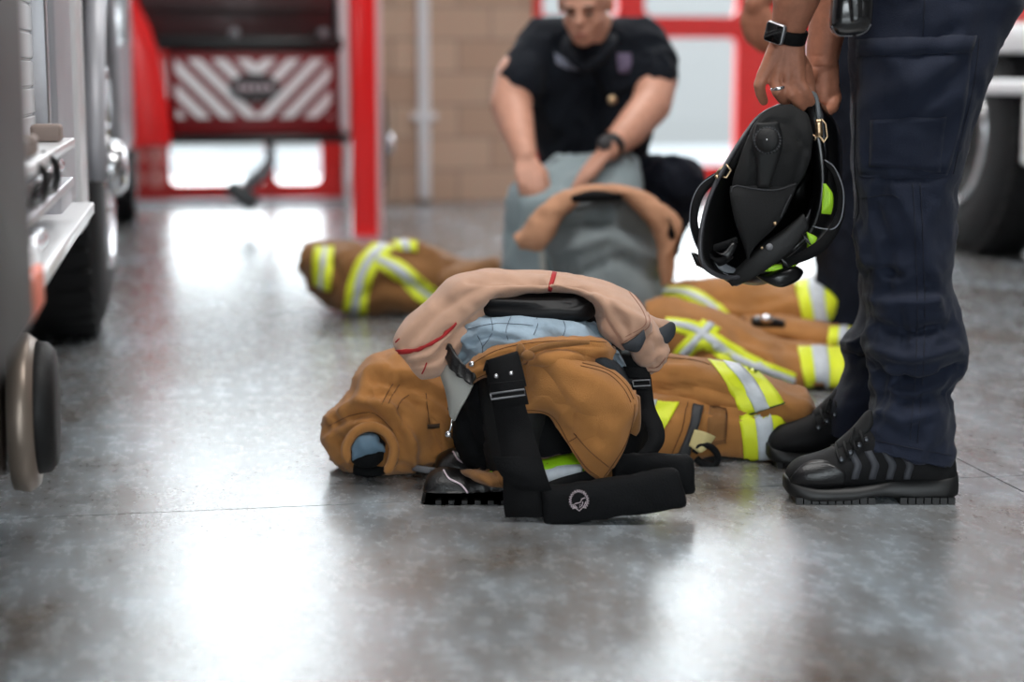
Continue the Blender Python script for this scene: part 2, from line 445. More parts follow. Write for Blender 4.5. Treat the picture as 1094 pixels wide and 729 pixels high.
s = Surf().box(-4.8, -1.6, -3.2, -3, 0, HT).box(1.8, 7.4, -3.2, -3, 0, HT).box(-1.6, 1.8, -3.2, -3, 2.7, HT); struct('wall_near_blocker', s, PLA)  # unseen wall added behind the camera; its opening limits the front light
s = Surf().box(7.2, 7.4, -3, WA + .25, 0, HT); struct('wall_right', s, PLA)
s = Surf().box(-4.8, 7.4, -3, WA + .25, HT, HT + .2); struct('ceiling', s, mat('ceiling_white', (190, 190, 190), .9))
gl = bpy.data.materials.new('clear_glass'); gl.use_nodes = True
n = gl.node_tree; n.nodes.clear(); o_ = n.nodes.new('ShaderNodeOutputMaterial'); mi = n.nodes.new('ShaderNodeMixShader')
tr = n.nodes.new('ShaderNodeBsdfTransparent'); gy = n.nodes.new('ShaderNodeBsdfGlossy'); gy.inputs['Roughness'].default_value = .02
lw = n.nodes.new('ShaderNodeFresnel'); lw.inputs[0].default_value = 1.45; tr.inputs[0].default_value = (.96, .97, .97, 1)
n.links.new(lw.outputs[0], mi.inputs[0]); n.links.new(tr.outputs[0], mi.inputs[1]); n.links.new(gy.outputs[0], mi.inputs[2]); n.links.new(mi.outputs[0], o_.inputs[0])
def rrect(x0, x1, z0, z1, r, k=5):
    o = []
    for cx, cz, a in ((x1 - r, z1 - r, 0), (x0 + r, z1 - r, 90), (x0 + r, z0 + r, 180), (x1 - r, z0 + r, 270)):
        for i in range(k + 1):
            t = math.radians(a + 90 * i / k); o.append((cx + r * math.cos(t), cz + r * math.sin(t)))
    return o
def bay_door(name, x0, x1, cols, rows, y=WA + .05, upper=None):
    """cols, rows: window openings; the cell edges run half way between"""
    fr = Surf(); t = .05
    ze = [0.0] + [(rows[i][1] + rows[i + 1][0]) / 2 for i in range(len(rows) - 1)] + [DT]
    panes = []
    for j, (c, d) in enumerate(rows):
        cj = cols if j == 0 or not upper else upper
        xe = [x0] + [(cj[i][1] + cj[i + 1][0]) / 2 for i in range(len(cj) - 1)] + [x1]
        for i, (a, b_) in enumerate(cj):
            inn = rrect(a, b_, c, d, .05); k = len(inn); out = []
            for (px, pz) in inn:   # matching point on the cell rectangle
                fx = (px - (a + b_) / 2) / ((b_ - a) / 2); fz = (pz - (c + d) / 2) / ((d - c) / 2); q = max(abs(fx), abs(fz)); fx /= q; fz /= q
                out.append((xe[i] if fx <= -1 + 1e-6 else xe[i + 1] if fx >= 1 - 1e-6 else px, ze[j] if fz <= -1 + 1e-6 else ze[j + 1] if fz >= 1 - 1e-6 else pz))
            V = [(x, y, z) for x, z in out] + [(x, y, z) for x, z in inn] + [(x, y + t, z) for x, z in inn]
            Fc = []
            for m_ in range(k):
                n_ = (m_ + 1) % k; Fc += [(m_, n_, k + n_, k + m_), (k + m_, k + n_, 2 * k + n_, 2 * k + m_)]
            # corners of the cell
            for cx, cz in ((xe[i], ze[j]), (xe[i + 1], ze[j]), (xe[i], ze[j + 1]), (xe[i + 1], ze[j + 1])):
                for m_ in range(k):
                    n_ = (m_ + 1) % k; A, B = out[m_], out[n_]
                    if A[0] != B[0] and A[1] != B[1]:
                        if cx in (A[0], B[0]) and cz in (A[1], B[1]): V.append((cx, y, cz)); Fc.append((m_, len(V) - 1, n_))
            fr.add(V, Fc); panes.append((a, b_, c, d))
    # section joints
    for z in ze[1:-1]: fr.box(x0, x1, y - .012, y + .0, z - .006, z + .006)
    o = struct(name, fr, REDW)
    for a, b_, c, d in panes:
        part('pane', Surf().add([(a - .01, y + .02, c - .01), (b_ + .01, y + .02, c - .01), (b_ + .01, y + .02, d + .01), (a - .01, y + .02, d + .01)], [(0, 1, 2, 3)]), gl, o, smooth=False)
    part('hinge', Surf().box(x0 + .06, x0 + .1, y - .04, y, 1.0, 1.12), GRYM, o, smooth=False)
    return o
zb = RA(700, 178, WA).z; zt = RA(700, 40, WA).z; z2 = RA(700, 17, WA).z; hh = .86
rowsR = [(zb, zt), (z2, z2 + hh), (z2 + hh + .14, z2 + 2 * hh + .14), (z2 + 2 * hh + .28, DT - .14)]
c0 = RA(690, 100, WA).x; c1 = RA(789, 100, WA).x; wq = c1 - c0; gp = .17
colsR = [(c0 - gp - wq, c0 - gp)] + [(c0, c1)] + [(c0 + .27 + i * (wq + gp), c0 + .27 + i * (wq + gp) + wq) for i in (1, 2, 3)]
bay_door('door_2', R0, R1, colsR, rowsR)
zb = RA(230, 198, WA).z; zt = zb + .78
rowsL = [(zb, zt), (zt + .12, zt + .12 + hh), (zt + .24 + hh, zt + .24 + 2 * hh), (zt + .36 + 2 * hh, DT - .14)]
a1, a2, a3, a4 = (RA(q, 170, WA).x for q in (181, 284, 294, 344))
colsL = [(L0 + .08, RA(113, 170, WA).x), (a1, a2), (a3, a4)]
wu = (L1 - L0 - .1 * 5) / 4
d1 = bay_door('door_1', L0, L1, colsL, rowsL, upper=[(L0 + .1 + i * (wu + .1), L0 + .1 + i * (wu + .1) + wu) for i in range(4)])
# four round vents low on the red left door panel
for px, py in ((141, 168), (166, 167), (142, 191), (167, 190)):
    q = RA(px, py, WA); part('vent', Surf().lathe([(0, .062), (.012, .062), (.02, .05), (.02, .0)], (q.x, WA + .05, q.z), (0, -1, 0), 20), mat('vent_pink', (246, 160, 152), .5), d1)
struct('trim_1', Surf().box(L1, L1 + .06, WA - .05, WA, 0, DT).box(L0 - .06, L0, WA - .05, WA, 0, DT), WHT)
struct('trim_2', Surf().box(R0 - .05, R0, WA - .04, WA, 0, DT).box(R1, R1 + .05, WA - .04, WA, 0, DT), REDW)
struct('trim_3', Surf().box(L0, L1, WA - .12, WA + .05, 0, .035).box(R0, R1, WA - .12, WA + .05, 0, .035), STEEL)
# conduit on the block wall
q = RA(452, 100, WA)
t_ = thing('wall_conduit', 'white vertical conduit running down the tan block wall', 'conduit', (q.x, WA - .05, 0), True)
part('pipe', Surf().box(q.x - .035, q.x + .035, WA - .055, WA - .002, .02, HT - .02), WHT, t_, bevel=.01)
for z in (.5, 1.5, 2.6, 3.7): part('bracket', Surf().box(q.x - .075, q.x + .075, WA - .062, WA - .001, z, z + .04), WHT, t_, bevel=.004)
# apron outside the doors
struct('apron', Surf().box(-6, 9, WA + .3, WA + 8, -.1, -.02), mat('outside_concrete', (104, 106, 108), .9, spec=0))

# ------------------------------------------------------------------ wheels
def wheel(c, R_, wd, side, parent, rimmat):
    """axis along room x, outer face towards side (+1/-1)"""
    cx, cy, cz = c; prof = [(-wd, R_ * .5), (-wd * .98, R_ * .62), (-wd * .99, R_ * .86), (-wd * .88, R_ * .965), (-wd * .7, R_), (-.3 * wd, R_), (-.12 * wd, R_ * .965), (-.01, R_ * .86), (.004, R_ * .72), (-.006, R_ * .6), (-.02, R_ * .56)]
    ty = part('tyre', Surf().lathe(prof, c, (side, 0, 0), 64), TIRE, parent)
    tr_ = Surf()
    for k in range(44):
        t = 2 * math.pi * k / 44
        for off, sh in ((-.82, 0), (-.28, .5)):
            a = t + sh * math.pi / 44; d = Vector((0, math.cos(a), math.sin(a))); tn = Vector((0, -math.sin(a), math.cos(a)))
            cc = Vector(c) + Vector((side * off * wd, 0, 0)) + d * (R_ * .995)
            tr_.obox(cc, (wd * .17, 0, 0), tn * (R_ * .045), d * (R_ * .014))
    part('tread', tr_, TIRE, ty, smooth=False)
    rim = part('rim', Surf().lathe([(-.04, R_ * .60), (.008, R_ * .60), (.012, R_ * .575), (-.02, R_ * .54), (-.09, R_ * .5), (-.10, R_ * .36), (-.05, R_ * .3), (-.03, R_ * .2), (-.03, 0.001)], c, (side, 0, 0), 48), rimmat, parent)
    hb = part('hub', Surf().lathe([(-.03, R_ * .17), (.04, R_ * .165), (.06, R_ * .12), (.065, .001)], c, (side, 0, 0), 28), CHR, parent)
    for k in range(10):
        a = 2 * math.pi * k / 10; q = Vector(c) + Vector((0, math.cos(a), math.sin(a))) * R_ * .25
        part('lug_nut', Surf().lathe([(-.05, .018), (0, .017), (.012, .008)], q, (side, 0, 0), 8), CHR, rim)
    hs = Surf()
    for k in range(8):
        a = 2 * math.pi * (k + .5) / 8; q = Vector(c) + Vector((side * -.088, math.cos(a) * R_ * .43, math.sin(a) * R_ * .43))
        hs.lathe([(0, R_ * .055), (.004, R_ * .055)], q, (side, 0, 0), 14)
    part('hand_hole', hs, BPL, rim, kind='stuff')

# ------------------------------------------------------------------ silver rescue truck on the left
B0 = -.25
tk = thing('fire_truck', 'silver and dark grey truck with roller shutter and orange marker, along left edge', 'truck', (-.9, 4.5, 0), True)
zl = .375
def sa(px, b=B0): return RB(px, 200, b).y
BO = -.205
part('corner_post', Surf().box(-1.1, B0 + .01, 2.15, sa(19), .45, 2.7), DKG, tk, bevel=.02)
part('front_post', Surf().box(-1.1, -.183, 1.4, 2.12, .49, 2.7), DKG, tk, bevel=.02)
SILP = mat('silver_paint', (178, 178, 184), .4, .2)
part('body', Surf().box(-2.3, -.33, sa(19), 8.6, .95, 2.75).box(-2.3, -.35, sa(19), 4.7, .64, .95).box(-2.3, -.36, sa(19), 4.6, .42, .64).box(-2.3, -.34, 6.3, 8.6, .42, .95), STEEL, tk, smooth=False)
part('door_rail', Surf().box(B0 - .03, B0 + .004, sa(19), sa(24), .68, 2.2).box(-.27, -.252, sa(25, -.252), sa(29, -.252), .68, 2.2), mat('pale_pink_trim', (206, 192, 196), .5), tk, bevel=.004)
part('red_line', Surf().box(-.28, -.25, sa(24.2, -.25), sa(25.2, -.25), .68, 2.2), mat('maroon_line', (130, 30, 50), .5), tk)
s = Surf(); z = .66
while z < 2.2:
    s.box(-.30, -.288, sa(24, -.29), sa(53, -.288), z, z + .046); s.box(-.302, -.292, sa(24, -.29), sa(53, -.288), z + .046, z + .051); z += .051
part('roller_shutter', s, WHT, tk, bevel=.004, smooth=False)
part('door_gap', Surf().box(-.34, -.30, sa(52, -.3), sa(66, -.3), .64, 2.3), BPL, tk, smooth=False)
part('door_rail', Surf().box(-.32, -.262, sa(56, -.262), sa(58.5, -.262), .66, 2.2), STEEL, tk, bevel=.004)
part('side_pillar', Surf().box(-.34, B0, sa(65), sa(82), .5, 2.7), SILP, tk, bevel=.015)
part('side_pillar', Surf().box(-.34, B0 + .006, sa(84), sa(92), .42, 2.7), WHT, tk, bevel=.015)
part('side_panel', Surf().box(-.34, B0 - .004, sa(93), 6.2, 1.08, 2.7), WHT, tk, bevel=.015)
part('shelf', Surf().box(-.36, BO, 2.2, sa(82, BO), .652, .67), WHT, tk, bevel=.003)
part('shelf', Surf().box(-.36, BO - .01, 2.2, sa(85, BO), .578, .595), STEEL, tk, bevel=.003)
part('step_board', Surf().box(-.36, BO, 2.2, sa(100, BO), .488, .513), WHT, tk, bevel=.004)
part('lower_panel', Surf().box(-.36, BO - .035, 2.9, sa(98, BO), .445, .487), SILP, tk, bevel=.006)
for z, rr_, e_ in ((.632, .013, 74), (.548, .016, 52)):
    part('grab_rail', Surf().tube([(BO - .018, 2.25, z), (BO - .018, sa(e_, BO), z), (BO - .09, sa(e_ + 3, BO), z)], rr_, 14), CHR, tk)
for px in (24, 33, 62):
    y = sa(px, BO - .02); part('latch', Surf().box(BO - .06, BO - .01, y - .035, y + .035, .671, .70), mat('brown_grey', (140, 124, 116), .6), tk, bevel=.006)
for y in (2.5, 2.72):
    part('hook', Surf().tube([(BO - .01, y, .668), (BO + .006, y + .03, .655), (BO + .006, y + .05, .63), (BO + .002, y + .04, .612), (BO - .01, y, .61), (BO - .005, y - .03, .625), (BO + .002, y - .02, .64)], .0055, 10), BPL, tk)
mb_ = part('marker_housing', Surf().box(-.27, BO + .002, 2.125, 2.46, .47, .560), WHT, tk, bevel=.006)
ma = part('marker_light', Surf().box(BO - .01, BO + .012, 2.14, 2.39, .487, .540), mat('orange_lens', (240, 92, 4), .4), mb_, bevel=.004)
cp_ = part('intake_pipe', Surf().lathe([(-.5, .085), (-.09, .085), (-.085, .10), (-.06, .10)], (B0 + .0, 2.98, .23), (1, 0, 0), 36), mat('dark_brown_metal', (74, 64, 58), .45, .4), tk)
part('flange', Surf().lathe([(-.06, .128), (-.035, .132), (-.02, .12), (-.02, .09)], (B0 + .012, 2.98, .232), (1, 0, 0), 40), mat('bronze_rim', (150, 136, 124), .4, .6), cp_)
part('cap', Surf().lathe([(-.025, .112), (.004, .108), (.016, .095), (.019, .03), (.02, .001)], (B0 + .005, 2.98, .24), (1, 0, 0), 40), RUB, cp_)
part('intake_bracket', Surf().box(-.7, B0 - .1, 2.93, 3.03, .3, .42), DKG, tk, bevel=.01)
wheel((B0 - .0, 5.5, .5), .5, .3, 1, tk, CHR); 
part('wheel_arch', Surf().tube([(B0 - .0, 5.5 + .62 * math.cos(a), .5 + .56 * math.sin(a)) for a in np.linspace(0, math.pi, 17)], .03, 10), SILP, tk)
part('underbody', Surf().box(-2.2, -.75, 2.4, 8.4, .38, .6), DKG, tk, smooth=False)
part('far_panel', Surf().box(B0 - .1, B0 + .0, 6.2, 8.4, .45, 2.7), SILP, tk, bevel=.03)
q = RB(128, 40, -.02)
for px, py, r_ in ((119, 184, .032), (122, 140, .026), (117, 100, .022)):  # added chrome discs stand for blurred highlights along the truck
    y = 6.3; c = CAM + rray(px, py) * (y / rray(px, py).y)
    lm = part('glint_disc', Surf().lathe([(0, r_), (.03, r_), (.05, r_ * .7), (.055, .001)], (c.x - .02, y, c.z), (.3, -1, 0), 24), CHR, tk)
    part('stem', Surf().tube([(c.x - .02, y + .01, c.z), (-.27, y + .03, c.z)], .008, 8), CHR, lm)
mi_ = CAM + rray(126, 15) * (6.0 / rray(126, 15).y)
mr = part('mirror', Surf().prism(rrect(-.05, .05, -.11, .11, .035), (mi_.x - .02, 6.0, mi_.z), (1, 0, 0), (0, 0, 1), (0, 1, 0), .05), CHR, tk, bevel=.006)
part('mirror_arm', Surf().tube([(mi_.x - .02, 6.03, mi_.z + .1), (mi_.x - .06, 6.05, mi_.z + .16), (-.3, 6.2, mi_.z + .16)], .011, 8), BPL, mr)

# ------------------------------------------------------------------ red truck with the chevron front
AV = 9.0
def va(px, py, a=AV): return RA(px, py, a)
x0, x1 = va(150, 100).x, va(366, 100).x
rg = thing('fire_truck', 'red truck end with white chevron stripes and dark oval emblem before the left bay door', 'truck', ((x0 + x1) / 2, AV, 0), True)
cz0, cz1 = va(270, 146).z, va(270, 52).z
cb = part('chevron_panel', Surf().box(va(180, 100).x, va(364, 100).x, AV - .02, AV + .35, cz0, cz1), MAR, rg, bevel=.03)
def clip(poly, f):
    o = []
    for i in range(len(poly)):
        a, b_ = poly[i], poly[(i + 1) % len(poly)]; fa, fb = f(a), f(b_)
        if fa >= 0: o.append(a)
        if (fa >= 0) != (fb >= 0):
            t = fa / (fa - fb); o.append((a[0] + (b_[0] - a[0]) * t, a[1] + (b_[1] - a[1]) * t))
    return o
sx0, sx1, sz0, sz1 = va(188, 100).x, va(353, 100).x, va(270, 126).z, va(270, 63).z
mid = (sx0 + sx1) / 2 + .015; pr = .122; wd = .070; s = Surf()
for side in (0, 1):
    for k in range(-2, 12):
        rect = [(sx0, sz0), (mid, sz0), (mid, sz1), (sx0, sz1)] if side == 0 else [(mid, sz0), (sx1, sz0), (sx1, sz1), (mid, sz1)]
        g_ = (lambda p: (p[0] - sx0) * 1.02 + (p[1] - sz0)) if side == 0 else (lambda p: (2 * mid - p[0] - sx0) * 1.02 + (p[1] - sz0))
        lo = k * pr - .02
        q = clip(clip(rect, lambda p: g_(p) - lo), lambda p: lo + wd - g_(p))
        if len(q) > 2: s.prism(q, (0, AV - .026, 0), (1, 0, 0), (0, 0, 1), (0, 1, 0), .006)
part('chevron_stripe', s, WHT, cb, smooth=False)
ec = va(272, 94)
em = part('emblem', Surf().prism([(ec.x + .125 * math.cos(t), ec.z + .072 * math.sin(t)) for t in np.linspace(0, 2 * math.pi, 32, endpoint=False)], (0, AV - .034, 0), (1, 0, 0), (0, 0, 1), (0, 1, 0), .012), DKG, cb, smooth=False)
s = Surf()
for k in range(-2, 3):
    s.box(ec.x + k * .036 - .012, ec.x + k * .036 + .012, AV - .04, AV - .033, ec.z - .012, ec.z + .016)
part('lettering', s, PINK, em, smooth=False)
part('lower_bar', Surf().box(va(182, 148).x, va(378, 148).x, AV - .06, AV + .25, va(270, 153).z, va(270, 144).z), BPL, rg, bevel=.015)
part('upper_bar', Surf().box(va(168, 48).x, va(366, 48).x, AV - .04, AV + .2, va(270, 54).z, va(270, 40).z), BPL, rg, bevel=.015)
part('cab', Surf().box(va(146, 20).x, va(360, 20).x, AV + .03, AV + 1.3, va(270, 46).z, 1.27), mat('dark_maroon', (52, 14, 16), .45, coat=.2), rg, bevel=.04)
s = Surf()
for k in range(3):
    z = va(270, 40).z + k * .13; s.box(va(152, 20).x, va(354, 20).x, AV - .0, AV + .04, z, z + .02)
part('grille_bar', s, mat('grille_dark', (30, 12, 14), .5), rg, bevel=.004)
for px in (250, 345): part('clamp', Surf().lathe([(0, .03), (.03, .03), (.04, .001)], (va(px, 36).x, AV, va(px, 36).z), (0, -1, 0), 14), GRYM, rg)
# red side fender that sweeps down to the left of the panel
pl = [(va(x, y).x, va(x, y).z) for x, y in ((118, -22), (140, -22), (148, 5), (160, 28), (170, 60), (177, 95), (181, 130), (184, 156), (116, 160), (112, 60))]
part('fender', Surf().prism(pl, (0, AV - .07, 0), (1, 0, 0), (0, 0, 1), (0, 1, 0), .6), RED, rg, bevel=.02)
xa, xb = va(362, 50).x, va(374, 50).x
part('side_strip', Surf().box(xa, xb, AV - .03, AV + .3, va(270, 138).z, 1.3), WHT, rg, bevel=.01)
part('hitch', Surf().tube([va(288, 150), va(289, 172), va(280, 186), va(262, 200)], [.02, .028, .035, .03], 12), GRYM, rg)
part('foot_pad', Surf().lathe([(-.085, .028), (-.07, .04), (.07, .045), (.085, .03)], va(259, 209), (.75, 0, -.62), 20), mat('dark_foot', (70, 74, 76), .5), rg)
wheel((va(104, 200, AV + .65).x, AV + .65, .4), .4, .2, -1, rg, CHR)
wheel((va(408, 200, AV + .65).x, AV + .65, .4), .4, .14, 1, rg, CHR)
part('axle', Surf().box(va(105, 200).x, va(395, 200).x, AV + .6, AV + .7, .55, .65), DKG, rg)
q0, q1 = RA(377, 240, 8.55), RA(404, 240, 8.55)
bp = thing('steel_post', 'red vertical post beside the striped truck in front of the block wall', 'post', ((q0.x + q1.x) / 2, 8.6, 0), True)
part('post', Surf().box(q0.x, q1.x, 8.55, 8.68, 0, 3.2), RED, bp, bevel=.012)
part('base_plate', Surf().box(q0.x - .0, q1.x + .0, 8.53, 8.72, 0, .012), RED, bp, bevel=.003)
part('side_strip', Surf().box(q1.x, q1.x + .03, 8.58, 8.66, 0.0, 3.2), mat('fringe_pink', (226, 190, 190), .5), bp, bevel=.004)  # pale strip put in for the post's blurred pink fringe

# ------------------------------------------------------------------ truck on the right
B1 = 3.25
rt = thing('fire_truck', 'red and white truck with chrome front wheel at right edge, behind the standing legs', 'truck', (B1 + .8, 7.4, 0), True)
wheel((B1, 7.29, .53), .53, .32, -1, rt, CHR)
z1, z2_ = .90, .98
part('cab', Surf().box(B1 + .0, B1 + 2.2, 4.6, 8.55, z2_, 1.12), RED, rt, bevel=.03)
part('cab_roof', Surf().box(B1 + .0, B1 + 2.2, 4.6, 8.55, 1.122, 2.8), WHT, rt, bevel=.04)  # unseen upper cab, made white to keep red out of floor reflections
part('white_band', Surf().box(B1 - .012, B1 + 2.1, 4.65, 8.5, .86, z2_ - .004), WHT, rt, bevel=.015)
part('sill', Surf().box(B1 + .02, B1 + 2.1, 4.7, 6.62, .42, .855), mat('white_grey', (200, 200, 204), .4), rt, bevel=.02)
part('sill', Surf().box(B1 + .02, B1 + 2.1, 8.0, 8.5, .42, .855), mat('white_grey', (200, 200, 204), .4), rt, bevel=.02)
part('side_bar', Surf().box(B1 - .03, B1 + .12, 4.8, 8.4, .695, .755), WHT, rt, bevel=.012)
part('bar_bracket', Surf().box(B1 - .02, B1 + .1, 6.52, 6.60, .42, .694), WHT, rt, bevel=.015)
part('wheel_well', Surf().box(B1 + .36, B1 + .40, 6.6, 8.0, .3, .86), BPL, rt, smooth=False)
part('underbody', Surf().box(B1 + .4, B1 + 1.9, 5, 8.4, .3, .86), BPL, rt, smooth=False)
# ------------------------------------------------------------------ front pile: bunker trousers over boots
YB = 3.27
o0 = P(600, 545, YB); o0.z = 0
bt = None
def boot(label, dx, dy, dY, sc=1.0):
    """rubber fire boot, toe pointing left; pixel layout around (450..640, 400..556)"""
    q = lambda x, y, Y: (x + dx, y + dy, Y + dY)
    t = thing('fire_boot', label, 'boot', (P(540 + dx, 545, YB + dY).x, YB + dY, 0), group='rubber boots under the front trousers')
    Y0 = YB - .03 + dY
    f = Surf()
    secs = [(453, 520, 453, 548, .035), (458, 507, 457, 550, .047), (472, 500, 470, 551, .052), (490, 502, 488, 552, .052), (508, 503, 508, 552, .048), (528, 492, 528, 552, .043), (552, 470, 556, 552, .044), (580, 468, 590, 552, .045), (596, 500, 602, 551, .035)]
    f = loft([(a + dx, b_ + dy, c + dx, d + dy, Y0, e_) for a, b_, c, d, e_ in secs], k=5, n=36, pw=2.4, floor=.022)
    f.crease([([(500 + dx, 500 + dy), (505 + dx, 535 + dy)], 5, .003), ([(520 + dx, 498 + dy), (530 + dx, 540 + dy)], 6, .004)])
    v = part('vamp', f, LEA, t)
    part('shaft', loft([(520 + dx, 505 + dy, 585 + dx, 505 + dy, Y0, .05), (516 + dx, 470 + dy, 588 + dx, 470 + dy, Y0, .055), (512 + dx, 420 + dy, 592 + dx, 420 + dy, Y0, .06), (510 + dx, 380 + dy, 596 + dx, 380 + dy, Y0, .062)], k=5, n=32).wrinkle(.004, .05, 3), RUB, t)
    so = loft([(451 + dx, 529 + dy, 451 + dx, 556 + dy, Y0, .04), (457 + dx, 533 + dy, 457 + dx, 562 + dy, Y0, .052), (480 + dx, 537 + dy, 480 + dx, 562 + dy, Y0, .057), (520 + dx, 541 + dy, 520 + dx, 562 + dy, Y0, .052), (560 + dx, 541 + dy, 560 + dx, 562 + dy, Y0, .048), (598 + dx, 541 + dy, 598 + dx, 562 + dy, Y0, .042)], k=5, n=28, pw=4, floor=.001)
    s_ = part('sole', so, RUB, t)
    lg = Surf()
    for i in range(9):
        a = P(470 + i * 14 + dx, 552 + dy, Y0 - .055); lg.box(a.x - .008, a.x + .002, Y0 - .054, Y0 - .03, .0, .008)
    part('tread_lug', lg, RUB, s_, smooth=False, kind='stuff')
    b_ = f.bvh(); L = [(474, 503), (480, 512), (492, 518), (500, 528), (505, 540)]
    part('piping', seam(f, [[(x + dx, y + dy) for x, y in L]], .0019, .001, Y0, b_), mat('pink_white_piping', (214, 196, 204), .5), v)
    return t
boot('black rubber boot with pale piping, nearest of the pair under the front tan trousers', 0, 0, 0)
boot('black rubber boot with pale piping, partly hidden behind the nearest boot toe', 10, -20, .17)

tp = thing('turnout_trousers', 'tan firefighter trousers bunched over black boots, with light blue lining and black suspenders', 'trousers', o0)
# inner black shell of the bunched legs
core = loft([(476, 400, 660, 378, YB + .07, .12), (480, 430, 676, 420, YB + .07, .135), (484, 462, 690, 455, YB + .07, .14), (500, 500, 694, 492, YB + .07, .13), (530, 525, 690, 512, YB + .07, .115), (545, 545, 680, 532, YB + .07, .10)], k=6, n=60, floor=.03)
core.wrinkle(.010, .07, 2)
core.crease([([(500, 420), (520, 450), (555, 480)], 5, -.012), ([(492, 440), (500, 470), (520, 495)], 6, .012), ([(560, 405), (600, 440), (620, 480)], 8, .01)])
part('inner_shell', core, BLKC, tp)
# lower cuff with brown cloth
cf = loft([(505, 505, 530, 492, YB - .02, .03), (520, 516, 575, 486, YB - .05, .05), (560, 523, 610, 484, YB - .06, .055), (600, 527, 640, 486, YB - .06, .055), (640, 524, 676, 490, YB - .05, .05)], k=6, n=28, floor=.01)
cf.wrinkle(.004, .03, 5)
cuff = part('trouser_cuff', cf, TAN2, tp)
cb_ = cf.bvh()
part('reflective_stripe', decal(cf, [(577, 493), (600, 487), (624, 484)], [(577, 524), (600, 523), (626, 518)], .002, YB, bv=cb_), GRN, cuff, 'lime green and silver reflective band')
part('silver_stripe', decal(cf, [(577, 504), (600, 499), (622, 497)], [(577, 517), (600, 515), (622, 511)], .0045, YB, bv=cb_), SIL, cuff)
part('reflective_stripe', decal(cf, [(512, 508), (526, 504)], [(514, 514), (530, 515)], .002, YB, bv=cb_, res=3), GRN, cuff)
lf = loft([(492, 503, 494, 506, YB - .04, .01), (505, 502, 508, 514, YB - .07, .02), (520, 505, 526, 520, YB - .08, .025), (535, 508, 540, 521, YB - .07, .02)], k=5, n=20)
part('cuff_edge', lf.wrinkle(.002, .02, 8), TAN2, cuff)
# quilted lining
ln = loft([(478, 372, 500, 415, YB + .03, .06), (484, 350, 530, 400, YB + .03, .10), (505, 334, 565, 392, YB + .03, .13), (545, 330, 605, 385, YB + .03, .145), (590, 332, 645, 385, YB + .03, .14), (628, 342, 668, 392, YB + .03, .10), (648, 362, 672, 400, YB + .03, .05)], k=7, n=56)
ln.wrinkle(.010, .05, 11, (.6, 1, 1.6))
ln.crease([([(488, 372), (520, 358), (560, 362), (610, 354)], 5, .010), ([(484, 385), (515, 372), (555, 376)], 5, .008), ([(495, 352), (530, 342), (580, 345), (640, 352)], 5, -.008),
           ([(500, 395), (530, 370)], 4, .006), ([(560, 345), (600, 356), (648, 362)], 4, .007)])
lin_ = part('lining', ln, LINER, tp)
part('quilting', seam(ln, [[(524, 338), (526, 355), (515, 372)], [(548, 334), (541, 352), (543, 364)], [(570, 336), (575, 345), (570, 358)], [(500, 352), (530, 346), (570, 348)], [(598, 336), (604, 350), (600, 362)], [(510, 358), (516, 372), (512, 385)]], .0006, .0008, YB), mat('dark_thread', (70, 78, 88), .8), lin_)
# dark zip binding at the left of the lining, pale inner panel, snap hook
part('fly_binding', sheet([[(478, 366, YB - .05), (486, 378, YB - .075), (496, 390, YB - .09), (508, 400, YB - .11)], [(474, 380, YB - .05), (482, 396, YB - .085), (492, 404, YB - .10), (504, 412, YB - .12)]], 6, .006).wrinkle(.003, .02, 3), LEA, tp, 'dark leather binding')
part('inner_panel', sheet([[(471, 388, YB - .03), (480, 392, YB - .06), (492, 402, YB - .09), (504, 412, YB - .11)], [(470, 400, YB - .03), (480, 412, YB - .07), (490, 418, YB - .09), (499, 424, YB - .10)], [(476, 420, YB - .04), (481, 428, YB - .07), (486, 433, YB - .08), (490, 438, YB - .09)], [(480, 444, YB - .05), (481, 446, YB - .06), (483, 448, YB - .065), (484, 450, YB - .07)]], 6, .004), PALE, tp, 'pale grey inner panel')
hk = Surf().tube([P(x, y, YB - .075) for x, y in ((483, 448), (482, 456), (480, 462), (482, 468))], .002, 8)
c_ = P(479, 464, YB - .08); hk.lathe([(0, .006), (.003, .006), (.005, .003)], c_, (0, -1, 0), 16)
part('snap_hook', hk, CHR, tp)
# waistband of tan canvas that rolls across the front
wb = loft([(490, 396, 500, 414, YB - .055, .03), (506, 382, 518, 404, YB - .075, .035), (528, 370, 538, 396, YB - .09, .035), (560, 363, 566, 388, YB - .10, .033), (600, 360, 604, 388, YB - .105, .033), (640, 361, 640, 384, YB - .09, .033), (658, 372, 650, 392, YB - .06, .03)], k=7, n=30)
wb.wrinkle(.003, .03, 4).crease([([(500, 395), (530, 382), (560, 372), (610, 368), (650, 371)], 2.5, .004)])
w_ = part('waistband', wb, TAN, tp)
part('stitching', seam(wb, [[(503, 390), (530, 375), (565, 367), (610, 364), (648, 366)], [(508, 405), (540, 390)]], .0008, .0006, YB), STITCH, w_)
for x, y in ((504, 389), (556, 377)):
    part('rivet', Surf().lathe([(0, .0055), (.002, .0055), (.004, .003), (.0042, .0005)], P(x, y, YB - .128 if x > 520 else YB - .108), (-.2, -1, .2), 18), CHR, w_)
part('pull_cord', ribbon([(556, 384, YB - .14, 4, 0, 1), (566, 376, YB - .15, 3, 0, 1), (585, 370, YB - .145, 3.5, 0, 1), (612, 367, YB - .145, 3, 0, 1), (630, 366, YB - .14, 2, 0, 1)], 5, .005), TAN2, w_)
part('cord_knot', Surf().ell(P(564, 380, YB - .148), (.012, .009, .010)).ell(P(556, 374, YB - .142), (.008, .007, .012)), TAN2, w_)
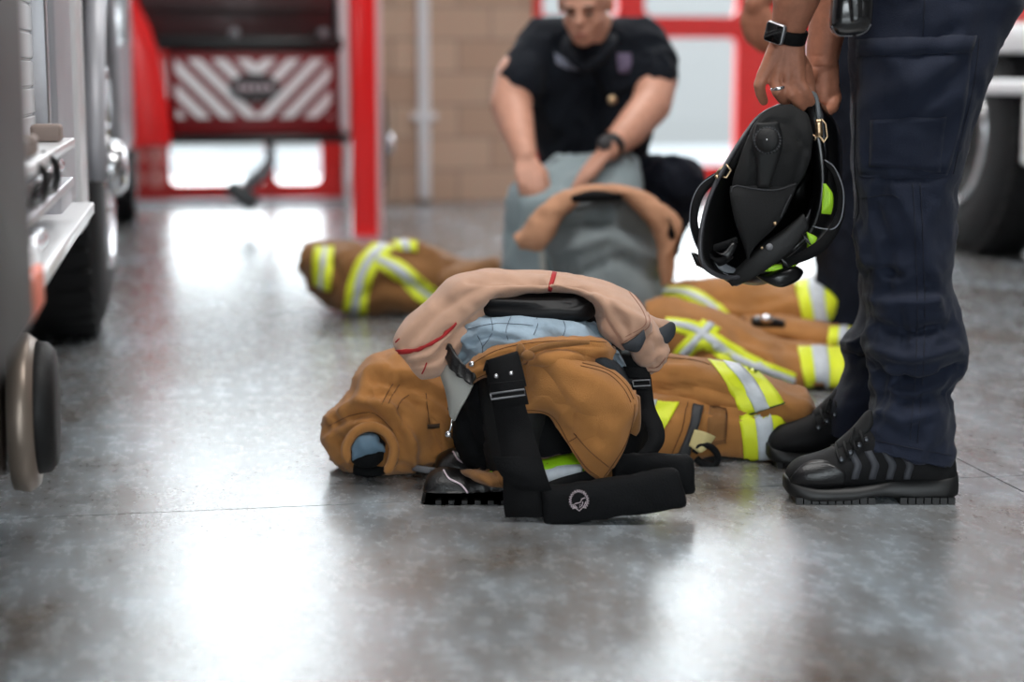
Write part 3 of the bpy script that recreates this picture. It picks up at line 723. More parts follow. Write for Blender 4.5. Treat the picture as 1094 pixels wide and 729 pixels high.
# rolled upper fold
rf = loft([(563, 378, 566, 392, YB - .10, .03), (580, 373, 584, 392, YB - .12, .035), (605, 371, 607, 392, YB - .12, .035), (628, 373, 624, 394, YB - .105, .03), (640, 378, 632, 394, YB - .09, .02)], k=6, n=26)
part('rolled_fold', rf.wrinkle(.003, .03, 9), TAN, tp)
pk = loft([(624, 372, 632, 398, YB - .08, .03), (640, 374, 650, 402, YB - .08, .04), (655, 382, 668, 408, YB - .06, .045), (668, 396, 680, 412, YB - .02, .03)], k=5, n=26)
part('knee_patch', pk.wrinkle(.002, .03, 6), mat('dark_mesh_patch', (24, 34, 42), .7, bump=1, bscale=900), tp, 'dark mesh patch')
# the big tan flap hanging in front
fl = sheet([[(553, 392, YB - .10), (556, 415, YB - .115), (556, 440, YB - .12), (580, 443, YB - .13), (592, 452, YB - .14), (604, 474, YB - .15), (622, 500, YB - .15), (640, 514, YB - .145)],
            [(566, 386, YB - .13), (574, 405, YB - .145), (582, 425, YB - .155), (600, 440, YB - .165), (612, 456, YB - .17), (624, 474, YB - .172), (634, 494, YB - .165), (643, 512, YB - .15)],
            [(590, 381, YB - .145), (602, 400, YB - .165), (614, 420, YB - .18), (628, 436, YB - .185), (638, 452, YB - .185), (644, 470, YB - .18), (648, 490, YB - .17), (648, 508, YB - .155)],
            [(616, 384, YB - .135), (632, 400, YB - .16), (646, 416, YB - .175), (656, 432, YB - .18), (660, 448, YB - .18), (661, 466, YB - .175), (658, 484, YB - .165), (652, 503, YB - .155)],
            [(648, 388, YB - .10), (664, 402, YB - .125), (674, 414, YB - .14), (681, 428, YB - .145), (680, 442, YB - .15), (674, 462, YB - .155), (666, 482, YB - .155), (656, 500, YB - .15)]], 10, .006)
fl.wrinkle(.0035, .11, 21).crease([([(560, 442), (590, 448), (606, 472), (640, 512)], 3, -.002), ([(600, 390), (650, 410), (672, 440)], 14, -.006), ([(570, 395), (600, 430), (640, 470)], 10, .004)])
f_ = part('flap', fl, TAN, tp, 'large tan canvas flap')
fb = fl.bvh()
part('stitching', seam(fl, [[(558, 438), (580, 440), (594, 449), (607, 472), (625, 498), (640, 510)], [(613, 463), (630, 482), (650, 499)], [(613, 463), (616, 467), (608, 472)], [(678, 432), (676, 450), (668, 475), (653, 499), (645, 510)], [(622, 388), (650, 396), (668, 411), (677, 427)], [(620, 391), (648, 399), (665, 414), (674, 430)]], .0008, .0006, YB, fb), STITCH, f_)
part('flap_edge', loft([(676, 420, 684, 424, YB - .11, .01), (672, 440, 685, 444, YB - .11, .012), (668, 455, 684, 459, YB - .10, .012), (672, 462, 680, 466, YB - .10, .006)], k=5, n=16), TAN2, tp)
# suspenders
su = thing('suspenders', 'black padded suspenders with round white embroidered mark, hanging over the front tan trousers', 'suspenders', P(660, 530, YB - .2))
st_ = part('strap', ribbon([(534, 388, YB - .15, 17, 1, -.2), (538, 405, YB - .165, 17, 1, -.2), (543, 430, YB - .175, 17, 1, -.1), (550, 460, YB - .18, 19, 1, -.1), (556, 485, YB - .19, 21, 1, 0), (560, 510, YB - .20, 23, 1, 0), (565, 540, YB - .205, 27, 1, 0), (568, 553, YB - .20, 28, 1, 0)], 17, .003), BLK, su, 'wide black strap')
part('strap_loop', ribbon([(532, 390, YB - .153, 17, 1, -.35), (536, 380, YB - .16, 17, 1, -.3), (540, 395, YB - .172, 18, 1, -.3), (545, 416, YB - .182, 18, 1, -.2)], 17, .006), BLK, st_)
part('strap_keeper', ribbon([(541, 408, YB - .188, 18, 1, -.1), (545, 424, YB - .19, 18, 1, -.1), (547, 434, YB - .186, 18, 1, -.1)], 17, .004), BLK, st_)
bx = Surf(); b4 = [P(524, 421, YB - .196), P(560, 416, YB - .196), P(561, 422, YB - .198), P(525, 427, YB - .198), P(524, 421, YB - .196)]
bx.tube(b4, .0016, 8); part('buckle', bx, GRYM, st_)
for x, y in ((530, 402), (546, 399)): part('stud', Surf().lathe([(0, .004), (.002, .0035), (.0025, .0005)], P(x, y, YB - .193), (0, -1, 0), 14), CHR, st_)
part('strap_pad', ribbon([(552, 488, YB - .215, 26, 1, 0), (558, 505, YB - .225, 25, 1, 0), (566, 518, YB - .225, 21, 1, 0), (574, 525, YB - .22, 16, 1, 0)], 26, .006), BLKC, st_)
# padded front part with the mark
pd = loft([(578, 514, 582, 560, YB - .20, .018), (588, 519, 590, 562, YB - .205, .024), (630, 514, 632, 556, YB - .21, .025), (680, 506, 688, 549, YB - .21, .024), (715, 500, 728, 543, YB - .205, .022), (724, 503, 734, 537, YB - .20, .014)], k=7, n=30, pw=3.2)
pd.wrinkle(.0025, .05, 13)
pad = part('shoulder_pad', pd, BLKC, su)
pb = pd.bvh(); mk = Surf(); n_ = 20; pts = []
for i in range(2 * n_ + 1):
    a = -math.radians(52) + i * math.radians(290) / (2 * n_); r_ = (10.8 if i % 2 else 8.4); pts.append((618.5 + r_ * math.cos(a - math.radians(0)) * .98, 535 - r_ * math.sin(a) * 1.05))
def pjt(L, r_): 
    mk.tube([project(pb, x, y, YB, .0012) for x, y in L], r_, 6)
pjt(pts, .0010)
pjt([(626, 536), (624, 541), (619, 546), (614, 542), (612, 540), (615, 538), (620, 537), (622, 533), (625, 532)], .0007)
pjt([(614, 540), (617, 543)], .0006); pjt([(620, 539), (619, 543), (622, 540), (623, 536)], .0006)
part('mark', mk, PINK, pad, 'round toothed white mark')
p2 = loft([(655, 487, 652, 525, YB - .10, .02), (690, 484, 690, 524, YB - .12, .022), (722, 486, 724, 526, YB - .13, .022), (735, 486, 738, 527, YB - .13, .020), (741, 490, 742, 524, YB - .125, .012)], k=6, n=26, pw=3)
part('shoulder_pad', p2.wrinkle(.003, .04, 14), BLKC, su)
s2 = part('strap', ribbon([(676, 380, YB - .02, 12, 1, .1), (684, 400, YB - .05, 11, 1, .1), (688, 415, YB - .06, 9, 1, 0), (691, 435, YB - .075, 9, 1, 0), (699, 455, YB - .09, 10, 1, .1), (701, 470, YB - .10, 9, 1, .3), (693, 484, YB - .105, 8, 1, .6), (680, 498, YB - .11, 10, .6, .8)], 9, .003), BLK, su)
part('keeper', Surf().join(ribbon([(678, 392, YB - .06, 12, 1, .05), (684, 404, YB - .07, 12, 1, .05)], 10, .008)).join(ribbon([(683, 409, YB - .075, 9, 1, 0), (685, 416, YB - .08, 9, 1, 0)], 10, .007)), BLKC, s2)
part('buckle', Surf().tube([P(x, y, YB - .085) for x, y in ((676, 407), (694, 406), (695, 412), (677, 413), (676, 407))], .0013, 8), GRYM, s2)
part('strap', ribbon([(640, 508, YB - .14, 8, .3, 1), (600, 520, YB - .15, 9, .3, 1), (575, 530, YB - .18, 9, .3, 1)], 9, .003), BLK, su)
# black leather collar of the boots' liner poking out on top
cl = loft([(513, 317, 516, 333, YB + .02, .04), (524, 315, 528, 338, YB + .02, .065), (580, 314, 582, 342, YB + .02, .085), (618, 314, 622, 341, YB + .02, .075), (634, 314, 636, 335, YB + .02, .05)], k=6, n=32, pw=3)
cl.crease([([(516, 322), (560, 324), (600, 323), (634, 316)], 2, -.006), ([(516, 327), (560, 329), (605, 327), (632, 320)], 2.5, .006), ([(556, 334), (570, 328), (600, 330), (626, 336)], 2, -.004)])
part('collar', cl, mat('dark_collar_leather', (7, 7, 9), .5, spec=.3), tp, 'shiny black leather collar')
part('support', loft([(520, 330, 640, 330, YB + .12, .10), (500, 360, 660, 360, YB + .12, .12), (490, 400, 668, 400, YB + .12, .12)], k=4, n=30), BLKC, tp)

# ------------------------------------------------------------------ knitted hood over the top
YH = YB + .02
hd = loft([(424, 374, 452, 404, YH - .03, .035), (421, 362, 474, 398, YH - .03, .05), (432, 343, 494, 372, YH - .02, .06), (458, 318, 512, 350, YH, .075), (482, 297, 528, 328, YH + .01, .08), (510, 289, 551, 315, YH + .015, .08), (550, 289, 578, 311, YH + .02, .08), (590, 291, 605, 311, YH + .02, .08), (622, 296, 622, 316, YH + .01, .08), (654, 304, 634, 335, YH - .02, .08), (680, 318, 640, 352, YH - .04, .07), (694, 336, 652, 366, YH - .06, .055), (698, 352, 664, 374, YH - .07, .03)], k=9, n=60, cap=True)
hd.wrinkle(.0045, .09, 31, (1, 1, 1))
hd.crease([([(475, 372), (500, 345), (535, 318)], 3, .006), ([(428, 392), (462, 386), (478, 370)], 3, .007), ([(500, 300), (540, 296), (580, 300)], 4, .006), ([(648, 322), (668, 345), (672, 360)], 3, .007), ([(470, 392), (500, 358), (530, 335), (560, 318)], 7, -.004), ([(432, 372), (470, 330), (520, 303), (590, 300)], 9, .007), ([(636, 316), (660, 330), (692, 346)], 6, -.007), ([(632, 322), (645, 345), (660, 368)], 5, .008), ([(425, 385), (455, 372), (480, 352)], 4, .006), ([(560, 303), (620, 306), (650, 316)], 5, .005)])
fh = thing('flash_hood', 'beige knitted hood with red stitching draped over the front pile', 'hood', tuple(P(560, 330, YH)))
hb_ = part('hood_body', hd, HOOD, fh)
hv = hd.bvh()
part('red_stitching', decal(hd, [(423, 374), (445, 372), (465, 362), (480, 351), (487, 344)], [(424, 378), (446, 376), (467, 366), (482, 354), (488, 346)], .0024, YH, bv=hv, res=3), REDT, hb_)
part('red_stitching', decal(hd, [(590, 291), (587, 301), (585, 310)], [(595, 292), (592, 302), (589, 311)], .0024, YH, bv=hv, res=3), REDT, hb_)
part('red_stitching', seam(hd, [[(423, 366), (427, 362)], [(451, 399), (454, 393), (456, 388)]], .0015, .001, YH, hv), REDT, hb_)
part('seam', seam(hd, [[(676, 313), (688, 328), (694, 342), (690, 352), (672, 362), (664, 368)], [(672, 312), (684, 328), (690, 342), (686, 350), (668, 360)]], .0008, .0006, YH, hv), mat('brown_thread', (150, 100, 80), .8), hb_)
hl = loft([(676, 352, 692, 334, YH - .03, .02), (672, 372, 700, 346, YH - .05, .035), (678, 385, 710, 362, YH - .05, .035), (690, 395, 716, 374, YH - .05, .03), (696, 400, 712, 386, YH - .05, .015)], k=7, n=32)
hl.wrinkle(.004, .04, 33).crease([([(690, 350), (702, 370), (704, 392)], 4, .006)])
l_ = part('hood_bib', hl, HOOD, fh)
part('seam', seam(hl, [[(694, 397), (704, 396), (713, 385), (715, 376)], [(693, 393), (703, 392), (711, 382)]], .0008, .0006, YH), MATS['brown_thread'], l_)
tb = loft([(694, 336, 698, 350, YH - .03, .02), (702, 340, 706, 356, YH - .03, .022), (712, 342, 714, 362, YH - .03, .02), (720, 346, 718, 356, YH - .03, .01)], k=6, n=20)
part('hood_tab', tb, HOOD, fh)
part('dark_trim', loft([(699, 352, 704, 364, YH - .055, .008), (706, 350, 712, 368, YH - .055, .012), (716, 344, 720, 360, YH - .05, .010), (721, 346, 722, 352, YH - .05, .005)], k=6, n=16), mat('charcoal_knit', (50, 54, 60), .8), fh, 'dark grey lining')
part('dark_trim', loft([(664, 368, 668, 374, YH - .10, .006), (676, 362, 682, 376, YH - .11, .008), (688, 352, 690, 362, YH - .11, .006)], k=6, n=16), MATS['charcoal_knit'], fh)

# ------------------------------------------------------------------ coats
def stripes(name, srf, parent, bands, Yd, bv=None, lab=None):
    """bands: (A, B, f0, f1): yellow between pixel lines A and B, silver between fractions f0..f1"""
    bv = bv or srf.bvh()
    for A, B, f0, f1 in bands:
        y = part('reflective_stripe', decal(srf, A, B, .004, Yd, bv=bv, res=4), YEL, parent, lab)
        A_ = np.array(A, float); B_ = np.array(B, float)
        part('silver_stripe', decal(srf, A_ + (B_ - A_) * f0, A_ + (B_ - A_) * f1, .0075, Yd, bv=bv, res=4), SIL, y)
# coat sleeve bunch at the left of the pile
Yl = 3.50
lc = thing('turnout_coat', 'tan coat bunched on the floor left of the front pile, blue lining in its cuff', 'coat', (P(420, 500, Yl).x, Yl, 0))
cs = loft([(346, 452, 353, 492, Yl, .05), (352, 440, 372, 500, Yl, .09), (370, 420, 402, 506, Yl, .12), (388, 390, 436, 502, Yl, .135), (404, 374, 462, 498, Yl + .02, .14), (432, 370, 490, 492, Yl + .04, .14), (470, 380, 520, 488, Yl + .06, .12), (500, 400, 530, 480, Yl + .08, .08)], k=9, n=64, floor=.002)
cs.wrinkle(.011, .09, 41, (1, 1, 1)).wrinkle(.003, .035, 44)
cs.crease([([(352, 448), (385, 428), (420, 436), (440, 470), (440, 500)], 6, -.014), ([(362, 452), (395, 440), (414, 458), (416, 500)], 5, .012), ([(395, 405), (440, 410), (478, 430)], 8, .010), ([(392, 420), (430, 420), (462, 440), (468, 480)], 6, .012), ([(400, 382), (420, 400), (450, 405)], 7, -.010),
           ([(368, 470), (376, 480), (372, 495)], 5, .01), ([(425, 440), (432, 452), (422, 470)], 4, .014), ([(454, 440), (470, 455), (474, 480)], 6, -.008), ([(350, 470), (375, 452), (400, 452)], 5, -.010)], zmin=.002)
c1 = part('sleeve', cs, TAN, lc)
cv_ = cs.bvh()
part('stitching', seam(cs, [[(408, 432), (414, 420), (420, 410)], [(414, 434), (420, 421), (427, 411)], [(424, 437), (429, 428), (437, 422)], [(455, 420), (457, 440), (459, 456)], [(352, 455), (375, 444), (400, 442), (420, 460)], [(415, 480), (424, 470), (424, 495)]], .0009, .0007, Yl, cv_), STITCH, c1)
part('pocket_loop', decal(cs, [(456, 454), (470, 453)], [(456, 458), (470, 457)], .003, Yl, bv=cv_), mat('dark_brown', (60, 40, 24), .8), c1)
op = loft([(374, 468, 376, 494, Yl - .135, .012), (386, 462, 384, 499, Yl - .14, .02), (402, 464, 400, 499, Yl - .145, .02), (412, 474, 409, 492, Yl - .14, .012)], k=6, n=28)
part('cuff_opening', op, BLKC, c1)
bl = loft([(376, 474, 377, 492, Yl - .15, .012), (386, 465, 386, 488, Yl - .155, .018), (400, 464, 402, 484, Yl - .155, .018), (410, 474, 411, 484, Yl - .15, .010)], k=6, n=24)
part('lining', bl.wrinkle(.003, .02, 3), mat('slate_blue_lining', (92, 116, 134), .7, bump=.5, bscale=90), c1, 'slate blue lining')
rm = [(372, 494), (370, 478), (380, 462), (396, 456), (412, 462), (421, 478), (418, 496), (412, 505)]
part('cuff_rim', Surf().tube([P(x, y, Yl - .155) for x, y in [tuple(q) for q in cr_interp(rm, 5)]], [.006] * 2 + [.010] * 32 + [.006] * 2, 12), TAN, c1)
part('webbing_tab', ribbon([(440, 500, Yl - .1, 3, 0, 1), (452, 502, Yl - .12, 3.5, 0, 1), (468, 504, Yl - .13, 3, 0, 1)], 3, .004), GRYM, lc)
part('wristlet', loft([(378, 496, 378, 506, Yl - .10, .02), (395, 496, 395, 509, Yl - .10, .03), (412, 496, 412, 506, Yl - .10, .02)], k=4, n=18, floor=.001), BLKC, lc)

# near coat at the right of the pile
Yc = 3.66
nc = thing('turnout_coat', 'tan coat with lime and silver bands lying between the front pile and the black shoes', 'coat', (P(760, 490, Yc).x, Yc, 0))
lo = loft([(640, 420, 640, 480, Yc, .08), (670, 412, 668, 488, Yc, .11), (710, 414, 705, 492, Yc, .12), (760, 412, 756, 494, Yc, .12), (800, 415, 800, 495, Yc, .12), (828, 425, 832, 494, Yc, .10), (836, 440, 838, 486, Yc, .05)], k=8, n=48, pw=2.8, floor=.002)
lo.wrinkle(.008, .10, 51).crease([([(700, 440), (750, 430), (820, 440)], 8, .006), ([(757, 437), (790, 446), (838, 434)], 4, .012)], zmin=.002)
lo_ = part('coat_body', lo, TAN, nc)
lv = lo.bvh()
stripes('s', lo, lo_, [([(789, 444), (793, 468), (795, 492)], [(838, 440), (838, 462), (840, 487)], .34, .70), ([(650, 424), (645, 450), (640, 484)], [(726, 431), (712, 455), (690, 484)], .15, .68)], Yc, lv)
part('zip_flap', decal(lo, [(741, 434), (734, 460), (724, 484)], [(751, 437), (745, 462), (737, 486)], .010, Yc, bv=lv, thick=.006), mat('charcoal_zip', (48, 48, 50), .6), lo_, 'charcoal zip binding')
part('pocket', decal(lo, [(757, 434), (755, 476)], [(776, 438), (775, 474)], .006, Yc, bv=lv, thick=.004), TAN2, lo_)
part('stitching', seam(lo, [[(735, 432), (728, 458), (717, 484)], [(757, 434), (776, 438)], [(776, 438), (775, 474)], [(757, 472), (775, 470)]], .001, .008, Yc, lv), STITCH, lo_)
part('pale_tab', sheet([[(742, 459, Yc - .14), (754, 462, Yc - .15), (765, 467, Yc - .14)], [(736, 476, Yc - .15), (748, 484, Yc - .16), (757, 478, Yc - .15)]], 5, .008), mat('khaki_tab', (190, 174, 122), .8), nc, 'pale khaki tab')
part('black_loop', Surf().tube([P(x, y, Yc - .15) for x, y in [tuple(q) for q in cr_interp([(742, 484), (748, 476), (760, 478), (767, 488), (763, 497), (752, 496), (744, 490)], 5)]], .007, 10), BLK, nc)
up = loft([(670, 384, 675, 424, Yc + .06, .06), (702, 379, 702, 432, Yc + .05, .10), (750, 382, 745, 442, Yc + .03, .12), (800, 396, 795, 448, Yc + .02, .12), (842, 412, 836, 450, Yc + .01, .11), (862, 414, 858, 462, Yc + .01, .09), (872, 432, 868, 466, Yc + .01, .06)], k=8, n=48, pw=2.4)
up.wrinkle(.007, .10, 55).crease([([(704, 416), (750, 412), (790, 424)], 5, .010), ([(715, 395), (760, 392), (800, 402)], 7, -.006)])
up_ = part('sleeve', up, TAN, nc)
uv = up.bvh()
stripes('s', up, up_, [([(756, 385), (774, 408), (792, 443)], [(806, 395), (824, 412), (838, 432)], .32, .66)], Yc, uv)
part('stripe_edge', seam(up, [[(792, 444), (815, 438), (838, 431)]], .0018, .004, Yc, uv), mat('dark_green_edge', (30, 60, 20), .8), up_)
part('stitching', seam(up, [[(706, 382), (740, 385), (758, 390)]], .001, .001, Yc, uv), STITCH, up_)

# middle coat with the crossed bands
Yd_ = 4.5
mc = thing('turnout_coat', 'tan coat with crossed lime and silver bands lying behind the nearest coat', 'coat', (P(790, 415, Yd_).x, Yd_, 0))
bd = loft([(690, 322, 680, 390, Yd_, .12), (712, 318, 708, 392, Yd_, .18), (745, 326, 740, 398, Yd_, .20), (790, 342, 786, 408, Yd_, .20), (825, 362, 820, 416, Yd_, .18), (860, 369, 858, 420, Yd_, .16), (890, 370, 890, 421, Yd_, .14), (910, 372, 910, 418, Yd_, .10)], k=8, n=48, floor=.002)
bd.wrinkle(.014, .16, 61).crease([([(740, 380), (780, 372), (815, 385)], 6, .02), ([(790, 360), (830, 372), (850, 372)], 5, .015)], zmin=.002)
b_ = part('coat_body', bd, TAN, mc); bv_ = bd.bvh()
stripes('s', bd, b_, [([(712, 340), (745, 345), (780, 366), (815, 385), (850, 400)], [(708, 352), (735, 360), (770, 385), (808, 402), (846, 416)], .30, .66),
                      ([(750, 342), (738, 355), (722, 372), (714, 386)], [(770, 352), (755, 368), (740, 380), (728, 392)], .3, .66),
                      ([(852, 371), (856, 395), (862, 420)], [(902, 372), (903, 395), (900, 420)], .28, .62)], Yd_, bv_)
# farther coat piece with cuff
Ye = 5.0
fc = thing('turnout_coat', 'tan coat with a banded sleeve and black cuff under the held helmet', 'coat', (P(800, 350, Ye).x, Ye, 0))
ec_ = loft([(690, 318, 688, 350, Ye, .10), (716, 306, 712, 356, Ye, .16), (750, 300, 748, 362, Ye, .20), (800, 298, 800, 364, Ye, .20), (846, 302, 846, 360, Ye, .18), (872, 294, 874, 352, Ye, .15), (897, 294, 900, 348, Ye, .12)], k=8, n=44, floor=.002)
ec_.wrinkle(.014, .16, 71).crease([([(760, 318), (800, 322), (845, 312)], 7, .02)])
e_ = part('sleeve', ec_, TAN, fc); ev_ = ec_.bvh()
stripes('s', ec_, e_, [([(849, 302), (853, 322), (857, 344)], [(894, 292), (895, 318), (898, 346)], .30, .66), ([(696, 318), (722, 318), (750, 330), (770, 348)], [(712, 308), (738, 308), (765, 322), (786, 342)], .3, .66)], Ye, ev_)
part('black_cuff', loft([(898, 296, 900, 346, Ye, .11), (908, 298, 910, 344, Ye, .10)], k=3, n=28), BLKC, fc)
f2 = loft([(795, 338, 790, 362, Ye - .25, .08), (830, 338, 826, 368, Ye - .25, .11), (870, 344, 868, 374, Ye - .27, .11), (905, 350, 902, 374, Ye - .28, .09), (925, 354, 922, 374, Ye - .28, .06)], k=7, n=32)
f2.wrinkle(.008, .1, 73); g_ = part('sleeve', f2, TAN, fc)
stripes('s', f2, g_, [([(886, 350), (884, 362), (882, 374)], [(916, 350), (916, 362), (914, 376)], .35, .65)], Ye)
cl_ = part('clip', Surf().join(loft([(803, 339, 803, 350, Ye - .39, .02), (820, 338, 820, 350, Ye - .40, .022), (838, 342, 837, 351, Ye - .39, .02)], k=4, n=16)), BPL, fc)
part('clip_plate', Surf().ell(P(819, 341, Ye - .42), (.018, .01, .012)), CHR, cl_)

# far coat at the left
Yf = 5.85
fk = thing('turnout_coat', 'tan coat with lime and silver bands lying alone on the floor at far left', 'coat', (P(420, 332, Yf).x, Yf, 0))
fs = loft([(326, 262, 319, 292, Yf, .08), (340, 260, 336, 312, Yf, .13), (362, 260, 360, 330, Yf, .17), (395, 259, 396, 336, Yf, .19), (430, 256, 430, 336, Yf, .19), (462, 264, 462, 338, Yf, .19), (495, 280, 495, 338, Yf, .17), (530, 284, 530, 334, Yf, .12)], k=8, n=48, floor=.002)
fs.wrinkle(.02, .17, 81).crease([([(385, 320), (410, 300), (450, 310), (480, 330)], 7, .03), ([(440, 262), (480, 282), (520, 292)], 6, -.02), ([(350, 265), (362, 300), (350, 320)], 6, .02)], zmin=.002)
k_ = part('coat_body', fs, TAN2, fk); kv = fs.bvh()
stripes('s', fs, k_, [([(398, 260), (380, 280), (371, 305), (366, 334)], [(424, 264), (408, 280), (396, 305), (392, 336)], .3, .66), ([(405, 270), (430, 280), (455, 300), (480, 318)], [(400, 285), (424, 300), (444, 320), (470, 336)], .3, .66),
                      ([(336, 264), (334, 280), (335, 304)], [(357, 264), (356, 285), (352, 312)], .4, .6), ([(420, 257), (424, 268)], [(446, 258), (446, 270)], .3, .66)], Yf, kv)
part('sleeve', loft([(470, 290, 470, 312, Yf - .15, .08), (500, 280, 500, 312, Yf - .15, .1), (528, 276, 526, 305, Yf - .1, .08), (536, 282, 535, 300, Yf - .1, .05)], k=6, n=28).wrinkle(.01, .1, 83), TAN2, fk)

# ------------------------------------------------------------------ second pair of trousers with hood behind the pile
Yg = 5.05
g2 = thing('turnout_trousers', 'grey lined trousers bunched upright behind the front pile, beige hood around the rim', 'trousers', (P(650, 320, Yg).x, Yg, 0))
gs = loft([(600, 212, 672, 206, Yg, .10), (583, 222, 690, 216, Yg, .15), (580, 250, 698, 248, Yg, .17), (592, 285, 706, 285, Yg, .18), (598, 320, 716, 320, Yg, .19), (600, 366, 720, 366, Yg, .19)], k=8, n=50, floor=.002)
gs.wrinkle(.014, .12, 91, (1, 1, .6)).crease([([(590, 240), (640, 232), (690, 250)], 7, .012), ([(600, 270), (650, 250), (700, 280)], 7, -.012), ([(610, 300), (660, 275), (700, 300)], 6, .012)])
part('lining', gs, GREYL, g2)
rim_ = loft([(548, 252, 556, 266, Yg - .16, .03), (560, 240, 580, 268, Yg - .17, .05), (578, 220, 592, 250, Yg - .17, .05), (598, 206, 602, 232, Yg - .16, .05), (630, 198, 630, 210, Yg - .15, .05), (664, 198, 660, 210, Yg - .15, .05), (690, 206, 676, 222, Yg - .15, .05), (712, 220, 692, 240, Yg - .16, .05), (728, 238, 702, 262, Yg - .16, .05), (722, 262, 704, 290, Yg - .17, .04), (720, 296, 708, 306, Yg - .17, .02)], k=7, n=30)
rr_ = thing('flash_hood', 'beige hood spread around the rim of the grey lined trousers behind', 'hood', tuple(P(640, 230, Yg)))
part('hood_body', rim_.wrinkle(.006, .06, 93), mat('hood_tan', (190, 140, 108), .9, bump=.5, bscale=400), rr_)
part('dark_inset', loft([(604, 208, 606, 217, Yg - .17, .03), (634, 203, 636, 216, Yg - .19, .04), (664, 206, 664, 214, Yg - .17, .03)], k=5, n=20), BLKC, g2)  # black piece put in for the shaded gap under the hood rim
part('dark_inset', loft([(712, 232, 716, 240, Yg - .2, .02), (716, 236, 722, 252, Yg - .21, .02), (712, 250, 718, 258, Yg - .2, .01)], k=4, n=14), BLKC, rr_)

# grey trousers the kneeling man is holding
Yk = 5.35
g3 = thing('turnout_trousers', 'pale grey quilted trousers held open by the kneeling man', 'trousers', (P(610, 320, Yk).x, Yk, 0))
ks = loft([(592, 166, 678, 166, Yk + .05, .06), (584, 174, 684, 178, Yk + .05, .11), (546, 200, 686, 204, Yk + .02, .16), (540, 235, 680, 235, Yk, .17), (538, 280, 670, 280, Yk, .17), (540, 345, 660, 345, Yk, .17)], k=8, n=44, floor=.002)
ks.wrinkle(.016, .12, 95, (1, 1, .6)).crease([([(560, 205), (590, 195), (640, 196)], 6, .015), ([(548, 250), (575, 230), (600, 225)], 7, .014)])
part('lining', ks, mat('pale_grey_blue', (142, 156, 160), .8, var=.1, bump=.5, bscale=60), g3)
part('webbing_strap', ribbon([(578, 262, Yk - .20, 3, 1, 0), (580, 280, Yk - .205, 4, 1, 0), (582, 300, Yk - .205, 4, 1, 0)], 4, .004), PALE, g3)
# ------------------------------------------------------------------ people
def head(M, s, parent_chain, skin_s):
    """adds a head to the body surface; M maps head space (z up, face towards -y, chin at 0, crown at .235) to the world"""
    R3 = M.to_3x3(); sc = R3.col[0].length; Rn = R3.normalized()
    e = lambda c, r: skin_s.ell(M @ Vector(c), tuple(x * sc for x in r), Rn)
    e((0, .012, .145), (.076, .094, .092)); e((0, -.022, .085), (.062, .070, .075)); e((0, -.055, .035), (.036, .034, .030))
    e((0, -.03, .05), (.052, .055, .035)); e((.036, -.05, .085), (.024, .024, .028)); e((-.036, -.05, .085), (.024, .024, .028))
    e((0, -.072, .142), (.050, .018, .014))
    skin_s.tube([M @ Vector((0, -.083, .135)), M @ Vector((0, -.098, .112)), M @ Vector((0, -.108, .098))], [.008 * sc, .011 * sc, .014 * sc], 12)
    e((0, -.104, .098), (.017, .013, .011)); e((0, -.088, .064), (.026, .012, .007)); e((0, -.086, .053), (.022, .012, .008))
    for q in (-1, 1): e((q * .078, .012, .115), (.010, .020, .032))
def head_parts(M, body, hair=HAIR):
    R3 = M.to_3x3(); sc = R3.col[0].length; Rn = R3.normalized()
    h = Surf()
    for c, r in (((0, .026, .160), (.081, .094, .088)), ((0, .06, .12), (.070, .060, .075))): h.ell(M @ Vector(c), tuple(x * sc for x in r), Rn)
    hs = fuse(h, .005, 3); hs.wrinkle(.003, .012, 5)
    part('hair', hs, hair, body)
    for q in (-1, 1):
        part('eye', Surf().ell(M @ Vector((q * .031, -.083, .122)), (.011 * sc, .007 * sc, .0045 * sc), Rn), mat('eye_dark', (40, 30, 28), .3), body)
        part('eyebrow', Surf().ell(M @ Vector((q * .032, -.090, .145)), (.018 * sc, .005 * sc, .0035 * sc), Rn), hair, body)
    part('lips', Surf().ell(M @ Vector((0, -.0945, .0585)), (.021 * sc, .006 * sc, .006 * sc), Rn), mat('lips', (170, 96, 86), .5), body)
def hand_generic(s, wrist, knuck, side, curl, r=.0095, L=.085):
    """palm plus five bent fingers. wrist, knuck: points; side: unit vector across the palm towards the thumb; curl: unit vector the fingers bend towards"""
    w, k = Vector(wrist), Vector(knuck); d = (k - w).normalized(); side = Vector(side).normalized(); curl = Vector(curl).normalized()
    tips = []
    for i, (o, l) in enumerate(((.032, .93), (.011, 1.0), (-.011, .95), (-.031, .76))):
        b = k + side * o - d * (.004 * abs(i - 1)); s.tube([w + side * o * .45, b], [.017, .0135], 12); s.ell(b, (.0135,) * 3)
        a = b + (d * .85 + curl * .35).normalized() * L * .45 * l
        c = a + (d * .45 + curl * .9).normalized() * L * .32 * l
        e = c + (curl * 1.0 + d * .05).normalized() * L * .25 * l
        limb(s, [b, a, c, e], [r * 1.12, r, r * .92, r * .8], n=12); tips.append(e)
    t0 = w + side * .026 + d * .018; t1 = t0 + (side * .75 + d * .7 + curl * .2).normalized() * .036; t2 = t1 + (d * .8 + curl * .5 + side * .1).normalized() * .032; t3 = t2 + (d * .6 + curl * .7).normalized() * .022
    limb(s, [w + side * .012, t0, t1, t2, t3], [.018, .017, .0125, .011, .009], n=12)
    return tips

